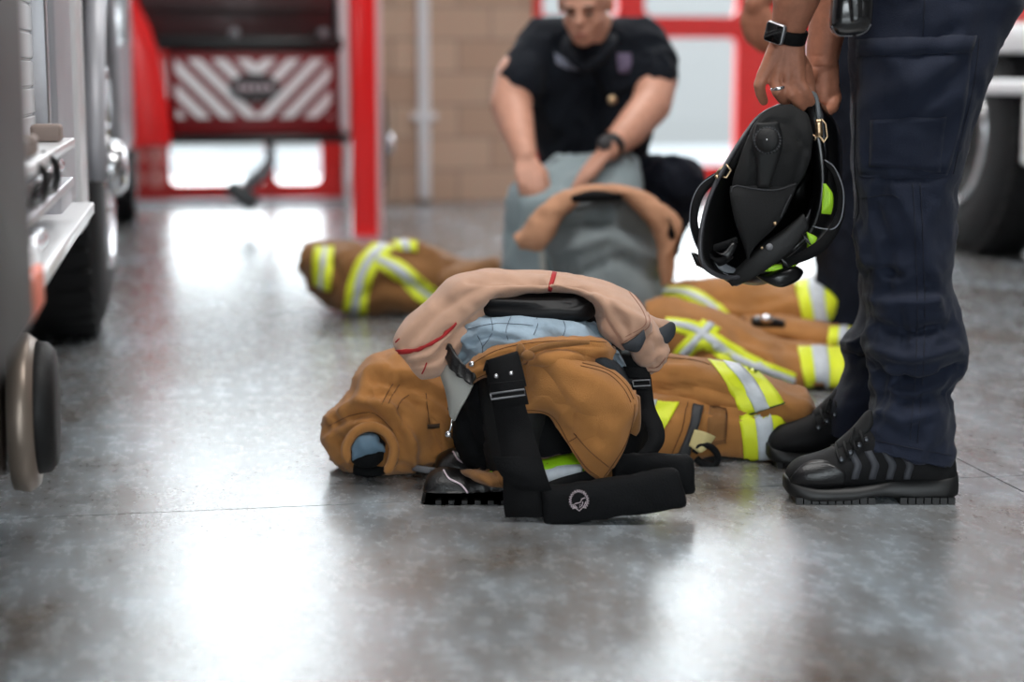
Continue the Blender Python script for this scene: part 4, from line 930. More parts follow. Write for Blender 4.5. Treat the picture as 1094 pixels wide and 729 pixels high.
# ---- kneeling man
Yp = 5.6
kn = thing('person', 'man in navy short-sleeved shirt kneeling and opening grey trousers, watch on one wrist', 'person', (P(640, 330, Yp).x, Yp, 0))
M = Matrix.Translation(P(628, 43, Yp - .10)) @ Matrix.Rotation(math.radians(-14), 4, 'Z') @ Matrix.Rotation(math.radians(24), 4, 'X') @ Matrix.Scale(.98, 4)
bs = Surf()
head(M, 1, None, bs)
limb(bs, [P(634, 28, Yp + .02), P(636, 52, Yp + .05)], [.062, .07], n=20)
limb(bs, [P(636, 70, Yp + .06), P(634, 110, Yp + .08), P(636, 165, Yp + .14), P(640, 205, Yp + .2)], [.07, .08, .09, .10], n=20)
limb(bs, [P(572, 52, Yp + .02), P(552, 82, Yp - .03), P(546, 112, Yp - .08), P(553, 140, Yp - .18), P(561, 168, Yp - .28)], [.058, .066, .066, .052, .036], n=20)
limb(bs, [P(690, 52, Yp + .02), P(702, 84, Yp - .02), P(696, 112, Yp - .10), P(672, 140, Yp - .22), P(650, 160, Yp - .32)], [.058, .064, .062, .052, .034], n=20)
hand_generic(bs, P(561, 170, Yp - .29), P(566, 190, Yp - .34), (1, 0, -.1), (.1, .5, -.9), r=.0115)
hand_generic(bs, P(648, 161, Yp - .33), P(634, 178, Yp - .37), (-.8, 0, -.5), (-.35, .45, -.9), r=.0115)
# thighs and shins inside the trousers
limb(bs, [P(664, 205, Yp + .18), P(722, 200, Yp - .08), P(704, 258, Yp + .02), P(694, 322, Yp + .06)], [.08, .06, .05, .04], n=16)
limb(bs, [P(615, 210, Yp + .18), P(576, 310, Yp - .08), P(590, 318, Yp + .25)], [.08, .06, .045], n=16)
body = fuse(bs, .006, 3)
part('body', body, SKIN2, kn); kb = [o for o in kn.children if o.name.startswith('body')][0]
head_parts(M, kb)
sh = Surf()
limb(sh, [P(634, 55, Yp + .05), P(634, 58, Yp + .06)], [.085, .09], n=24)
for sx, a in ((-1, P(580, 44, Yp + .04)), (1, P(686, 44, Yp + .04))):
    limb(sh, [P(632, 48, Yp + .06), a], [.085, .076], n=24)
limb(sh, [P(578, 48, Yp + .03), P(562, 72, Yp - .02), P(557, 90, Yp - .045)], [.074, .076, .078], n=24)
limb(sh, [P(688, 46, Yp + .03), P(700, 70, Yp - .01), P(699, 82, Yp - .03)], [.074, .074, .075], n=24)
for px, r_ in ((604, .13), (662, .13)): limb(sh, [P(px, 80, Yp + .06), P(px + (634 - px) * .1, 120, Yp + .10), P(px + (634 - px) * .35, 165, Yp + .15), P(px + (634 - px) * .35, 205, Yp + .2)], [r_, .125, .118, .125], n=24)
sf = fuse(sh, .009, 6); sf.wrinkle(.008, .09, 101, (1, 1, .7))
shp = part('shirt', sf, SHIRT, kn)
sb = sf.bvh()
part('chest_print', decal(sf, [(592, 56), (606, 64), (628, 70)], [(594, 68), (606, 74), (628, 77)], .004, Yp, bv=sb), mat('print_grey', (120, 124, 140), .8, var=.4, vscale=60), shp)
part('chest_emblem', decal(sf, [(659, 57), (659, 67), (661, 78)], [(674, 57), (675, 67), (672, 78)], .004, Yp, bv=sb), mat('emblem_mauve', (96, 84, 108), .8, var=.3, vscale=60), shp)
part('collar', Surf().tube([M @ Vector(q) for q in ((-.07, .05, -.01), (-.075, 0, -.015), (-.045, -.05, -.04), (0, -.065, -.07))], .014, 10).tube([M @ Vector(q) for q in ((.07, .05, -.01), (.075, 0, -.015), (.045, -.05, -.04), (0, -.065, -.07))], .014, 10), SHIRT, shp)
part('lanyard', seam(sf, [[(632, 60), (640, 88), (652, 108)]], .005, .004, Yp, sb), BLK, kn)
part('badge', Surf().ell(P(654, 107, Yp - .10), (.014, .008, .014)), BRASS, kn)
wa, wb_ = P(656, 152, Yp - .29), P(649, 161, Yp - .33); wd_ = (wb_ - wa).normalized()
wt = part('wristwatch', Surf().lathe([(-.013, .041), (.013, .040)], (wa + wb_) / 2, wd_, 28), BPL, kn, 'black wristwatch')
part('watch_face', Surf().ell(P(646, 153, Yp - .355), (.022, .012, .022)), DKG, wt)
tr_ = Surf()
limb(tr_, [P(640, 196, Yp + .2), P(664, 204, Yp + .18), P(705, 198, Yp + .02), P(726, 196, Yp - .08)], [.125, .115, .098, .088], n=24)
limb(tr_, [P(726, 196, Yp - .08), P(704, 255, Yp + .02), P(694, 305, Yp + .06)], [.088, .072, .07], n=24)
limb(tr_, [P(640, 200, Yp + .2), P(610, 220, Yp + .15), P(576, 306, Yp - .06), P(600, 316, Yp + .22)], [.125, .11, .085, .07], n=24)
tf = fuse(tr_, .009, 6); tf.wrinkle(.010, .09, 103)
part('trousers', tf, NAVY2, kn)
fo = Surf(); limb(fo, [P(694, 318, Yp + .06), P(690, 326, Yp - .06)], [.05, .04]); ff = fuse(fo, .008, 3); ff.V[:, 2] = np.maximum(ff.V[:, 2], .005)
part('shoe', ff, BPL, kn)
fo = Surf(); limb(fo, [P(602, 318, Yp + .3), P(604, 324, Yp + .42)], [.05, .045]); ff = fuse(fo, .008, 3); ff.V[:, 2] = np.maximum(ff.V[:, 2], .005)
part('shoe', ff, BPL, kn)

# ---- third person standing behind, cropped by the frame
Yt = 5.0
tp3 = thing('person', 'person in dark trousers standing farther back, blurred hand against the red door', 'person', (P(885, 368, Yt).x, Yt, 0))
g0 = P(888, 368, Yt).x; g1 = g0 + .16
ts = Surf()
Mh = Matrix.Translation((g0 + .05, Yt - .05, 1.56)) @ Matrix.Rotation(math.radians(-60), 4, 'Z')
head(Mh, 1, None, ts)
limb(ts, [(g0 + .05, Yt, 1.60), (g0 + .06, Yt + .02, 1.46)], [.06, .065])
limb(ts, [(g0 + .06, Yt, 1.36), (g0 + .07, Yt + .02, 1.15), (g0 + .08, Yt + .02, .98)], [.13, .12, .13])
limb(ts, [(g0 - .02, Yt - .16, 1.40), (g0 - .09, Yt - .20, 1.13), P(806, 4, Yt - .22)], [.055, .045, .03])
limb(ts, [(g0 + .12, Yt + .18, 1.40), (g0 + .14, Yt + .22, 1.12), (g0 + .10, Yt + .20, .88)], [.055, .045, .03])
hand_generic(ts, P(807, 6, Yt - .22), P(807, 26, Yt - .22), (.9, -.3, 0), (.5, .5, -.6), r=.011)
hand_generic(ts, (g0 + .10, Yt + .20, .87), (g0 + .10, Yt + .20, .80), (-.5, -.8, 0), (.3, .3, -.6), r=.011)
for yy, xx in ((Yt - .06, g0), (Yt + .1, g0 + .15)):
    limb(ts, [(xx + .03, yy, .9), (xx, yy, .5), (xx, yy, .1)], [.075, .055, .042])
tb_ = fuse(ts, .008, 3); o3 = part('body', tb_, SKIN, tp3); head_parts(Mh, o3)
t_ = Surf()
limb(t_, [(g0 + .08, Yt + .02, 1.40), (g0 + .08, Yt + .02, 1.2), (g0 + .08, Yt + .02, .98)], [.15, .145, .15], n=24)
limb(t_, [(g0 - .0, Yt - .15, 1.41), (g0 - .06, Yt - .2, 1.24)], [.072, .07], n=20); limb(t_, [(g0 + .11, Yt + .18, 1.41), (g0 + .13, Yt + .22, 1.24)], [.072, .07], n=20)
part('shirt', fuse(t_, .01, 6).wrinkle(.006, .09, 111), SHIRT, tp3)
for yy, xx in ((Yt - .06, g0), (Yt + .1, g0 + .15)):
    s = Surf(); limb(s, [(g0 + .08, Yt + .02, .96), (xx + .02, yy, .78), (xx, yy, .48), (xx + .01, yy, .1)], [.145, .10, .078, .075], n=24)
    part('trouser_leg', fuse(s, .01, 6).wrinkle(.012, .10, 113 + int(xx * 10), (1, 1, .8)), NAVY2, tp3)
    f_ = Surf(); limb(f_, [(xx + .03, yy, .05), (xx - .15, yy - .02, .04)], [.05, .04]); f2_ = fuse(f_, .008, 3); f2_.V[:, 2] = np.maximum(f2_.V[:, 2], .003); part('shoe', f2_, BPL, tp3)

# ---- near standing person
Yn = 3.26
np_ = thing('person', 'standing person in navy cargo trousers and black shoes, holding a black helmet with both hands', 'person', (P(950, 520, Yn).x, Yn + .1, 0))
bs = Surf()
sx = P(985, -60, Yn).x
Mh = Matrix.Translation((sx - .20, Yn + .12, 1.50)) @ Matrix.Rotation(math.radians(-88), 4, 'Z') @ Matrix.Rotation(math.radians(30), 4, 'X')
head(Mh, 1, None, bs)
limb(bs, [(sx - .12, Yn + .12, 1.53), (sx - .05, Yn + .12, 1.42)], [.06, .07], n=20)
limb(bs, [(sx - .04, Yn + .12, 1.30), (sx, Yn + .12, 1.12), (sx, Yn + .12, .98)], [.13, .12, .13], n=20)
for yy in (Yn + .0, Yn + .26):
    dx_ = 0 if yy < Yn + .1 else .05
    limb(bs, [(sx + dx_, yy, .92), (P(965, 240, Yn).x + dx_, yy, .50), (P(970, 440, Yn).x + (.03 if dx_ else 0), yy, .14)], [.075, .045, .035], n=18)
# forearm and hand with the watch (back of the hand towards us)
limb(bs, [(sx - .07, Yn - .08, 1.36), P(900, -120, 3.16), P(866, -45, 3.20), P(850, 0, 3.22), P(841, 36, 3.24)], [.060, .048, .046, .041, .0285], n=24)
YA = 3.24
q = lambda x, y, d=0: P(x, y, YA + d)
for a, b, ra, rb in (((836, 40), (817, 79), .019, .0135), ((839, 42), (829, 86), .021, .0145), ((843, 42), (841, 90), .021, .0150), ((848, 42), (852, 87), .021, .0145), ((846, 44), (850, 68), .022, .018)):
    bs.tube([q(*a), q(*b)], [ra, rb], 16); bs.ell(q(*b), (rb,) * 3)
bs.ell(q(835, 66), (.030, .016, .034))
fin = [([(816, 79, 0), (811, 91, -.004), (813, 101, .004), (816, 108, .012)], [.0125, .0105, .0098, .0085]),
       ([(829, 86, 0), (831, 98, -.008), (836, 105, .004), (840, 108, .018)], [.0135, .0115, .0105, .009]),
       ([(841, 90, 0), (846, 101, -.008), (853, 109, .0), (857, 114, .012)], [.0140, .0118, .0108, .0092]),
       ([(852, 87, 0), (859, 96, -.004), (863, 103, .002), (866, 109, .010)], [.0135, .0115, .0105, .009]),
       ([(848, 58, .02), (859, 74, .035), (864, 90, .045), (866, 103, .04)], [.018, .0155, .0125, .010])]
for pts, rs in fin: limb(bs, [q(*p) for p in pts], rs, n=14)
# other forearm and hand (palm side), behind
YF = 3.38
limb(bs, [(sx - .07, Yn + .34, 1.36), P(915, -125, 3.42), P(899, -50, 3.40), P(890, 0, YF), P(882, 40, YF), P(878, 66, YF)], [.060, .048, .046, .041, .034, .030], n=24)
q2 = lambda x, y, d=0: P(x, y, YF + d)
for a, b, ra, rb in (((872, 70), (866, 92), .022, .018), ((880, 70), (880, 104), .026, .020), ((884, 70), (888, 98), .022, .016), ((874, 72), (870, 84), .024, .022)):
    bs.tube([q2(*a), q2(*b)], [ra, rb], 16); bs.ell(q2(*b), (rb,) * 3)
bs.ell(q2(877, 90), (.032, .020, .040))
fin2 = [([(889, 92, .01), (893, 104, .0), (890, 115, -.02), (881, 121, -.035)], [.0135, .0118, .011, .0095]),
        ([(885, 100, .02), (888, 112, .012), (884, 121, -.01), (876, 126, -.03)], [.0135, .0118, .0105, .009]),
        ([(880, 104, .03), (882, 116, .03), (878, 124, .01), (872, 128, -.01)], [.013, .0115, .0105, .009]),
        ([(874, 104, .035), (875, 116, .04), (872, 124, .02), (868, 128, .0)], [.012, .011, .010, .0085]),
        ([(866, 78, -.01), (861, 88, -.03), (864, 99, -.045), (868, 106, -.055)], [.0175, .0145, .0118, .0095])]
for pts, rs in fin2: limb(bs, [q2(*p) for p in pts], rs, n=14)
nb = fuse(bs, .0030, 3)
nb.crease([([(822, 84), (825, 78)], 2, .0012), ([(835, 90), (836, 80)], 2, .0014), ([(847, 92), (847, 82)], 2, .0012), ([(852, 36), (850, 48)], 3, .001), ([(862, 72), (878, 71), (894, 73)], 1.5, .0012), ([(863, 60), (878, 60)], 1.5, .0008)])
nbo = part('body', nb, SKIN, np_); head_parts(Mh, nbo)
# nails
for x, y, d in ((816, 107, 0), (840, 108, .006)):
    pass
# watch, ring
wc = P(841, 37, 3.24); ax = (P(846, 18, 3.23) - P(838, 52, 3.245)).normalized()
wt = part('wristwatch', Surf().lathe([(-.0115, .0345), (-.009, .0355), (.009, .0365), (.0115, .0355)], wc, ax, 36), BLK, np_, 'black smart wristwatch')
fc_ = P(830, 35, 3.205); u_ = Vector((.72, -.62, -.30)).normalized(); u_ = (u_ - ax * u_.dot(ax)).normalized(); w_ = ax.cross(u_).normalized()
if w_.y > 0: w_ = -w_
part('watch_case', Surf().prism(rrect(-.0195, .0195, -.0185, .0185, .006), fc_, u_, ax, w_, .010), STEEL, wt, bevel=.002)
part('watch_face', Surf().prism(rrect(-.0180, .0180, -.0168, .0168, .005), fc_ + w_ * .0095, u_, ax, w_, .0025), mat('glossy_black', (8, 8, 10), .08, coat=1), wt, bevel=.001)
part('ring', Surf().lathe([(-.0035, .0128), (-.0015, .0140), (.0015, .0140), (.0035, .0128)], P(831.5, 94.5, YA - .006), P(833, 101, YA) - P(830, 87, YA), 28), CHR, np_)
# trousers: near leg then far leg
nl = loft([(918, -130, 1062, -130, Yn + .05, .14), (905, -70, 1084, -80, Yn + .05, .15), (906, -20, 1092, -10, Yn + .04, .14), (909, 40, 1078, 28, Yn + .02, .125), (911, 85, 1057, 75, Yn, .115), (911, 130, 1042, 122, Yn, .108), (911, 175, 1030, 172, Yn, .100), (913, 220, 1022, 215, Yn, .095), (914, 262, 1020, 260, Yn, .092), (920, 300, 1022, 300, Yn, .092), (924, 335, 1027, 330, Yn, .092), (923, 362, 1031, 362, Yn, .094), (925, 385, 1030, 392, Yn, .092), (931, 405, 1014, 416, Yn, .085), (930, 428, 1017, 438, Yn, .086), (922, 452, 1018, 466, Yn, .088), (914, 472, 1017, 494, Yn, .088)], k=9, n=90, pw=2.2)
nl.wrinkle(.009, .11, 121, (1, 1, .9)).wrinkle(.003, .04, 123)
nl.crease([([(915, 300), (930, 288), (960, 296)], 6, .014), ([(918, 330), (935, 350), (965, 356), (1010, 350)], 8, .014), ([(926, 388), (950, 408), (985, 412), (1030, 392)], 7, .022), ([(930, 396), (960, 398), (1000, 398)], 6, -.008), ([(925, 318), (950, 325), (1000, 322)], 8, -.010), ([(940, 440), (965, 450), (1000, 440)], 8, -.007), ([(935, 372), (970, 384), (1020, 372)], 8, -.010), ([(940, 425), (975, 430), (1010, 420)], 6, .008), ([(918, 452), (950, 440), (965, 420)], 7, -.006),
           ([(935, 225), (950, 265), (948, 310)], 8, .008), ([(965, 215), (985, 260), (1000, 300)], 9, -.007), ([(915, 240), (922, 275), (935, 290)], 6, -.010), ([(930, 108), (970, 92), (1010, 70)], 12, -.005), ([(960, 130), (1000, 100), (1030, 70)], 8, .006), ([(985, 60), (1020, 30)], 10, .006), ([(920, 188), (960, 192), (1015, 186)], 4, .006), ([(912, 380), (930, 398), (945, 420)], 5, .008), ([(960, 330), (968, 380), (965, 430)], 6, .006)])
# hem is open: the cuff rim dips towards the heel
nlp = part('trouser_leg', nl, NAVY, np_)
nv_ = nl.bvh()
part('cargo_pocket', decal(nl, [(918, 58), (916, 120), (918, 180), (922, 190)], [(1038, 54), (1030, 120), (1014, 180), (1008, 190)], .0025, Yn, bv=nv_, res=5, thick=.004), NAVY, nlp)
part('pocket_flap', decal(nl, [(916, 42), (917, 61)], [(1042, 38), (1037, 57)], .0055, Yn, bv=nv_, res=5, thick=.004), NAVY, nlp)
part('pocket_pouch', decal(nl, [(932, 128), (930, 178)], [(1010, 124), (1004, 182)], .006, Yn, bv=nv_, res=5, thick=.004), NAVY, nlp)
part('stitching', seam(nl, [[(988, 0), (986, 38)], [(975, 196), (978, 260), (980, 330), (978, 400), (972, 470)], [(983, 196), (986, 260), (988, 330), (986, 400), (980, 474)], [(920, 212), (950, 208), (960, 212)], [(916, 466), (950, 474), (1016, 487)], [(1046, 40), (1040, 90), (1026, 150), (1018, 186)], [(915, 110), (913, 200), (917, 260)]], .0009, .001, Yn, nv_), mat('navy_thread', (12, 16, 30), .8), nlp)
Yq = Yn + .27
fl_ = loft([(915, -10, 1040, -10, Yq, .12), (912, 90, 1030, 90, Yq, .11), (912, 180, 1010, 180, Yq, .10), (915, 270, 1005, 270, Yq, .095), (921, 330, 1005, 330, Yq, .09), (905, 358, 1000, 360, Yq, .09), (900, 374, 995, 375, Yq, .09), (905, 392, 990, 395, Yq, .085), (893, 420, 985, 425, Yq, .085), (882, 446, 978, 452, Yq, .085), (880, 462, 975, 470, Yq, .08)], k=8, n=60)
fl_.wrinkle(.007, .09, 131); fl_.crease([([(903, 378), (915, 385), (930, 380)], 4, .014), ([(898, 366), (912, 368), (925, 360)], 4, -.008)])
part('trouser_leg', fl_, NAVY, np_)
# shirt, belt and holster above the frame
s = Surf(); limb(s, [(sx - .05, Yn + .13, 1.36), (sx - .01, Yn + .13, 1.15), (sx, Yn + .13, 1.0)], [.155, .15, .155], n=26)
limb(s, [(sx - .06, Yn - .05, 1.38), (sx - .09, Yn - .1, 1.20)], [.075, .07], n=20); limb(s, [(sx - .06, Yn + .31, 1.38), (sx - .09, Yn + .36, 1.20)], [.075, .07], n=20)
part('shirt', fuse(s, .01, 6).wrinkle(.006, .09, 133), SHIRT, np_)
ho = loft([(893, -60, 928, -60, Yn - .16, .02), (890, -20, 931, -20, Yn - .165, .026), (888, 5, 932, 5, Yn - .17, .028), (887, 24, 931, 20, Yn - .17, .028), (889, 34, 930, 30, Yn - .165, .026), (896, 40, 926, 36, Yn - .16, .02)], k=6, n=40, pw=3.4)
hop = part('holster', ho, mat('glossy_black_leather', (14, 14, 16), .2, coat=.8, bump=.2, bscale=200), np_, 'glossy black belt holster')
part('holster_flap', loft([(905, -60, 922, -60, Yn - .195, .006), (906, -10, 921, -10, Yn - .20, .008), (908, 18, 921, 16, Yn - .20, .008), (910, 24, 919, 22, Yn - .20, .006)], k=5, n=20, pw=3), MATS['glossy_black_leather'], hop)
part('rim', seam(ho, [[(889, 28), (895, 37), (912, 38), (924, 34), (930, 26)]], .0012, .0005, Yn), GRYM, hop)  # grey line drawn in for the highlight along the holster's bottom

# ---- shoes
def shoe(name, px_toe, py_sole, Y, L, lean, near):
    """toe points to -x; local profile from toe (0) to heel (1)"""
    x0 = P(px_toe, py_sole, Y).x; t0 = np_
    def ring_loft(rows, n=40, pw=2.4, k=6):
        R = cr_interp(rows, k); V = []
        for x, yc, hw, zb, zt in R:
            for j in range(n):
                a = 2 * math.pi * j / n; cx, sy = math.cos(a), math.sin(a)
                cx = math.copysign(abs(cx) ** (2 / pw), cx); sy = math.copysign(abs(sy) ** (2 / pw), sy)
                wz = hw * cx * (1 - .22 * max(0, sy)); V.append((x0 + x * L, Y + yc + wz + lean * x * L, (zb + zt) / 2 + (zt - zb) / 2 * sy))
        m_ = len(R); Fc = [(i * n + j, i * n + (j + 1) % n, (i + 1) * n + (j + 1) % n, (i + 1) * n + j) for i in range(m_ - 1) for j in range(n)]
        Fc += [tuple(reversed(range(n))), tuple((m_ - 1) * n + j for j in range(n))]
        s = Surf(V, Fc); N = s.normals(); c0 = s.V.reshape(m_, n, 3).mean(1).repeat(n, 0)
        if ((s.V - c0) * N).sum() < 0: s.F = [tuple(reversed(f)) for f in s.F]
        return s
    up = ring_loft([(.012, 0, .020, .030, .048), (.03, 0, .032, .026, .062), (.09, 0, .044, .024, .078), (.18, 0, .049, .022, .086), (.28, .002, .050, .022, .098), (.38, .002, .046, .022, .118), (.48, 0, .042, .022, .142), (.60, 0, .040, .022, .145), (.75, 0, .039, .022, .12), (.88, 0, .038, .022, .095), (.96, 0, .032, .024, .088), (.992, 0, .024, .03, .078)], pw=2.5)
    ps = part('shoe_upper', up, mat('shoe_black', (12, 12, 14), .7, spec=.25, bump=.5, bscale=500), t0)
    so = ring_loft([(.0, 0, .018, .022, .044), (.02, 0, .034, .014, .046), (.09, 0, .048, .006, .040), (.2, 0, .053, .004, .034), (.4, 0, .050, .006, .034), (.54, 0, .045, .012, .040), (.62, 0, .044, .010, .046), (.75, 0, .046, .006, .048), (.93, 0, .043, .006, .052), (1.0, 0, .030, .012, .056)], pw=5)
    sp_ = part('shoe_sole', so, mat('sole_black', (13, 13, 14), .5), t0)
    lg = Surf()
    for i in range(20):
        f = .07 + .88 * i / 19
        if .53 < f < .66: continue
        lg.box(x0 + f * L - .0062, x0 + f * L + .0062, Y - .0475 + lean * f * L, Y + .044 + lean * f * L, .0, .013)
    part('tread', lg, MATS['sole_black'], sp_, smooth=False, kind='stuff')
    if near:
        ub = up.bvh(); gm = mat('shoe_grey_panel', (56, 58, 64), .6)
        pxu = lambda f, z: (to_px(np.array([[x0 + f * L, Y - .045, z]]))[0])
        for f in (.345, .445, .545, .645):
            A = [pxu(f - .01, .100), pxu(f + .035, .074), pxu(f + .02, .048)]; B = [pxu(f + .035, .102), pxu(f + .08, .074), pxu(f + .06, .048)]
            part('chevron_panel', decal(up, [A[0], (np.array(A[0]) + A[1]) / 2, A[1], (np.array(A[2]) + A[1]) / 2, A[2]], [B[0], (np.array(B[0]) + B[1]) / 2, B[1], (np.array(B[2]) + B[1]) / 2, B[2]], .0015, Y, bv=ub, res=3), gm, ps, 'dark grey chevron panel')
        part('toe_cap', decal(up, [pxu(.015, .05), pxu(.10, .079), pxu(.22, .082), pxu(.33, .06)], [pxu(.02, .035), pxu(.10, .030), pxu(.22, .028), pxu(.33, .03)], .0015, Y, bv=ub, res=4), mat('toe_leather', (16, 16, 18), .35, bump=.3, bscale=300), ps)
    lc_ = Surf()
    for i, f in enumerate((.29, .335, .38, .425)):
        z = .098 + (f - .28) * .26; lc_.tube([(x0 + (f + .01) * L, Y - .041, z - .022), (x0 + (f - .002) * L, Y - .030, z - .006), (x0 + (f + .006) * L, Y, z + .002), (x0 + (f + .004) * L, Y + .03, z - .006)], .0028, 8)
    for sgn in (-1, 1):
        lc_.tube([(x0 + .40 * L, Y, .130), (x0 + .38 * L, Y - .03, .135 + .006 * sgn), (x0 + .35 * L, Y - .045, .118), (x0 + .37 * L, Y - .035, .110), (x0 + .40 * L, Y - .01, .126)], .0026, 8)
    part('laces', lc_, mat('lace_black', (12, 12, 13), .8), ps)
    for f in (.31, .36, .41, .45):
        part('eyelet', Surf().lathe([(-.003, .0055), (.001, .0055), (.0015, .003)], (x0 + f * L, Y - .042, .076 + (f - .28) * .27), (0, -1, .3), 14), mat('eyelet', (44, 46, 50), .3, .6), ps)
    part('tongue', ring_loft([(.30, 0, .016, .09, .108), (.40, 0, .022, .10, .138), (.47, 0, .024, .12, .165), (.50, 0, .02, .13, .168)], n=24), mat('tongue', (14, 14, 16), .8), ps)
shoe('shoe', 837, 537, 3.235, .318, 0, True)
shoe('shoe', 818, 493, Yq, .318, .1, False)

# ------------------------------------------------------------------ helmet held by the brim
YE = 3.24
he = thing('fire_helmet', 'black fire helmet held upside down by its brim, lime green patches and ratchet knob showing', 'helmet', tuple(P(820, 200, YE)))
rimp = cr_interp([(868, 104), (877, 122), (880, 155), (878, 192), (868, 224), (848, 254), (822, 278), (796, 294), (772, 296), (752, 284), (748, 262), (752, 232), (762, 202), (778, 172), (796, 144), (812, 124), (836, 112), (856, 106), (868, 104)], 4)[:-1]
# distance of the opening's rim: nearer on the left, farther on the right
def ydep(x, y): return YE + (x - 820) * .0008 - (y - 200) * .0002
cxm, cym = 818, 205
def hshell(off, sc0, rings):
    V = []; n = len(rimp)
    for dx, dy, dY, s_ in rings:
        for x, y in rimp:
            px, py = cxm + (x - cxm) * s_ * sc0 + dx, cym + (y - cym) * s_ * sc0 + dy
            V.append(tuple(P(px, py, ydep(x, y) + dY + off)))
    m_ = len(rings); Fc = [(i * n + j, i * n + (j + 1) % n, (i + 1) * n + (j + 1) % n, (i + 1) * n + j) for i in range(m_ - 1) for j in range(n)]
    Fc.append(tuple((m_ - 1) * n + j for j in range(n)))
    return Surf(V, Fc)
outer = hshell(0, 1.0, [(0, 0, 0, 1.0), (6, 4, .015, 1.0), (16, 8, .05, .98), (24, 14, .10, .94), (26, 18, .15, .82), (26, 18, .19, .62), (24, 18, .215, .38), (22, 18, .225, .15)])
inner = hshell(.004, .95, [(0, 0, 0, 1.0), (6, 4, .015, .98), (14, 8, .05, .95), (20, 12, .095, .90), (22, 16, .135, .78), (22, 16, .17, .58), (22, 16, .19, .35), (22, 16, .20, .15)])
no_ = len(outer.V); n = len(rimp); hs = Surf(outer.V, outer.F).add(inner.V, [tuple(reversed(f)) for f in inner.F])
hs.F += [(j, no_ + j, no_ + (j + 1) % n, (j + 1) % n) for j in range(n)]
shp_ = part('shell', hs, mat('helmet_black', (9, 9, 10), .35, coat=.3), he)
ov = outer.bvh()
rp = [P(x, y, ydep(x, y) - .002) for x, y in rimp] + [P(*rimp[0], ydep(*rimp[0]) - .002)]
part('rim_edging', Surf().tube(rp, .0042, 10), mat('rim_grey', (62, 62, 66), .4), shp_)
# stiff brim at the top where it is held, pale edge on its rim
br = loft([(857, 113, 870, 102, YE + .045, .02), (862, 132, 874, 124, YE + .04, .03), (868, 170, 880, 168, YE + .04, .04), (869, 205, 879, 206, YE + .04, .045), (860, 238, 868, 244, YE + .03, .05), (840, 260, 846, 268, YE + .02, .05), (815, 280, 820, 288, YE + .01, .04)], k=7, n=26, pw=3)
part('brim', br, MATS['helmet_black'], he)
part('brim_edge', Surf().tube([P(x, y, YE + .012) for x, y in [tuple(q_) for q_ in cr_interp([(858, 106), (864, 100), (870, 101), (873, 110), (875, 132)], 5)]], [.002] * 3 + [.0042] * 16 + [.002] * 2, 10), mat('worn_edge', (130, 134, 138), .4), he)
# neck and ear cover
ea = loft([(836, 112, 846, 112, YE - .03, .006), (818, 118, 862, 122, YE - .035, .012), (804, 136, 868, 140, YE - .045, .018), (794, 158, 867, 160, YE - .05, .02), (786, 182, 862, 182, YE - .05, .02), (782, 200, 850, 200, YE - .045, .018), (790, 208, 836, 206, YE - .04, .01)], k=7, n=48, pw=2.4)
ea.wrinkle(.002, .05, 141).crease([([(812, 140), (822, 128), (840, 132), (854, 150)], 4, .005), ([(806, 160), (806, 200)], 3, .006), ([(816, 165), (814, 200)], 3, -.003), ([(846, 130), (860, 160), (850, 195)], 6, .004)])
part('ear_cover', ea, mat('felt_black', (12, 12, 13), .8, bump=.4, bscale=500), he)
kc = P(820, 150, YE - .088)
kb_ = part('ratchet_knob', Surf().lathe([(-.012, .022), (.0, .0225), (.008, .021), (.012, .017), (.012, .001)], kc, (-.25, -1, .12), 36), RUB, he)
s = Surf(); a_ = Vector((-.25, -1, .12)).normalized(); u = a_.cross(Vector((0, 0, 1))).normalized(); w = a_.cross(u)
for i in range(26):
    t = 2 * math.pi * i / 26; r_ = u * math.cos(t) + w * math.sin(t); s.obox(kc + r_ * .0225 + a_ * .0, r_ * .0012, a_.cross(r_) * .0015, a_ * .007)
part('knurling', s, mat('knurl', (70, 70, 74), .35), kb_, smooth=False, kind='stuff')
part('screw', Surf().ell(kc + a_ * .0125, (.0022,) * 3), CHR, kb_)
part('knob_housing', loft([(808, 132, 832, 130, YE - .065, .012), (804, 150, 836, 150, YE - .065, .014), (807, 172, 832, 172, YE - .065, .012), (808, 200, 822, 200, YE - .06, .01)], k=5, n=26, pw=3), RUB, he)
pnl = loft([(780, 199, 852, 196, YE - .055, .008), (780, 212, 846, 212, YE - .06, .012), (786, 240, 832, 238, YE - .06, .014), (796, 268, 806, 264, YE - .05, .012), (800, 285, 800, 278, YE - .04, .006)], k=6, n=36, pw=2.8)
pnp = part('leather_panel', pnl, MATS['felt_black'], he)
part('panel_edge', seam(pnl, [[(781, 206), (786, 199), (805, 202), (830, 203), (852, 196)], [(845, 208), (838, 222), (834, 232)]], .0012, .001, YE), mat('rim_grey2', (54, 54, 58), .4), pnp)
for x, y, m_, r_ in ((828, 239, BRASS, .0035), (822, 264, GRYM, .0065), (814, 265, BRASS, .0025)):
    part('snap', Surf().lathe([(0, r_), (.003, r_ * .9), (.004, .0005)], P(x, y, YE - .075), (0, -1, 0), 16), m_, he)
part('lower_band', loft([(775, 298, 782, 306, YE - .03, .01), (792, 282, 800, 300, YE - .04, .014), (812, 262, 822, 286, YE - .05, .014), (836, 246, 846, 268, YE - .05, .014), (858, 228, 864, 244, YE - .045, .010)], k=6, n=26, pw=3), RUB, he)
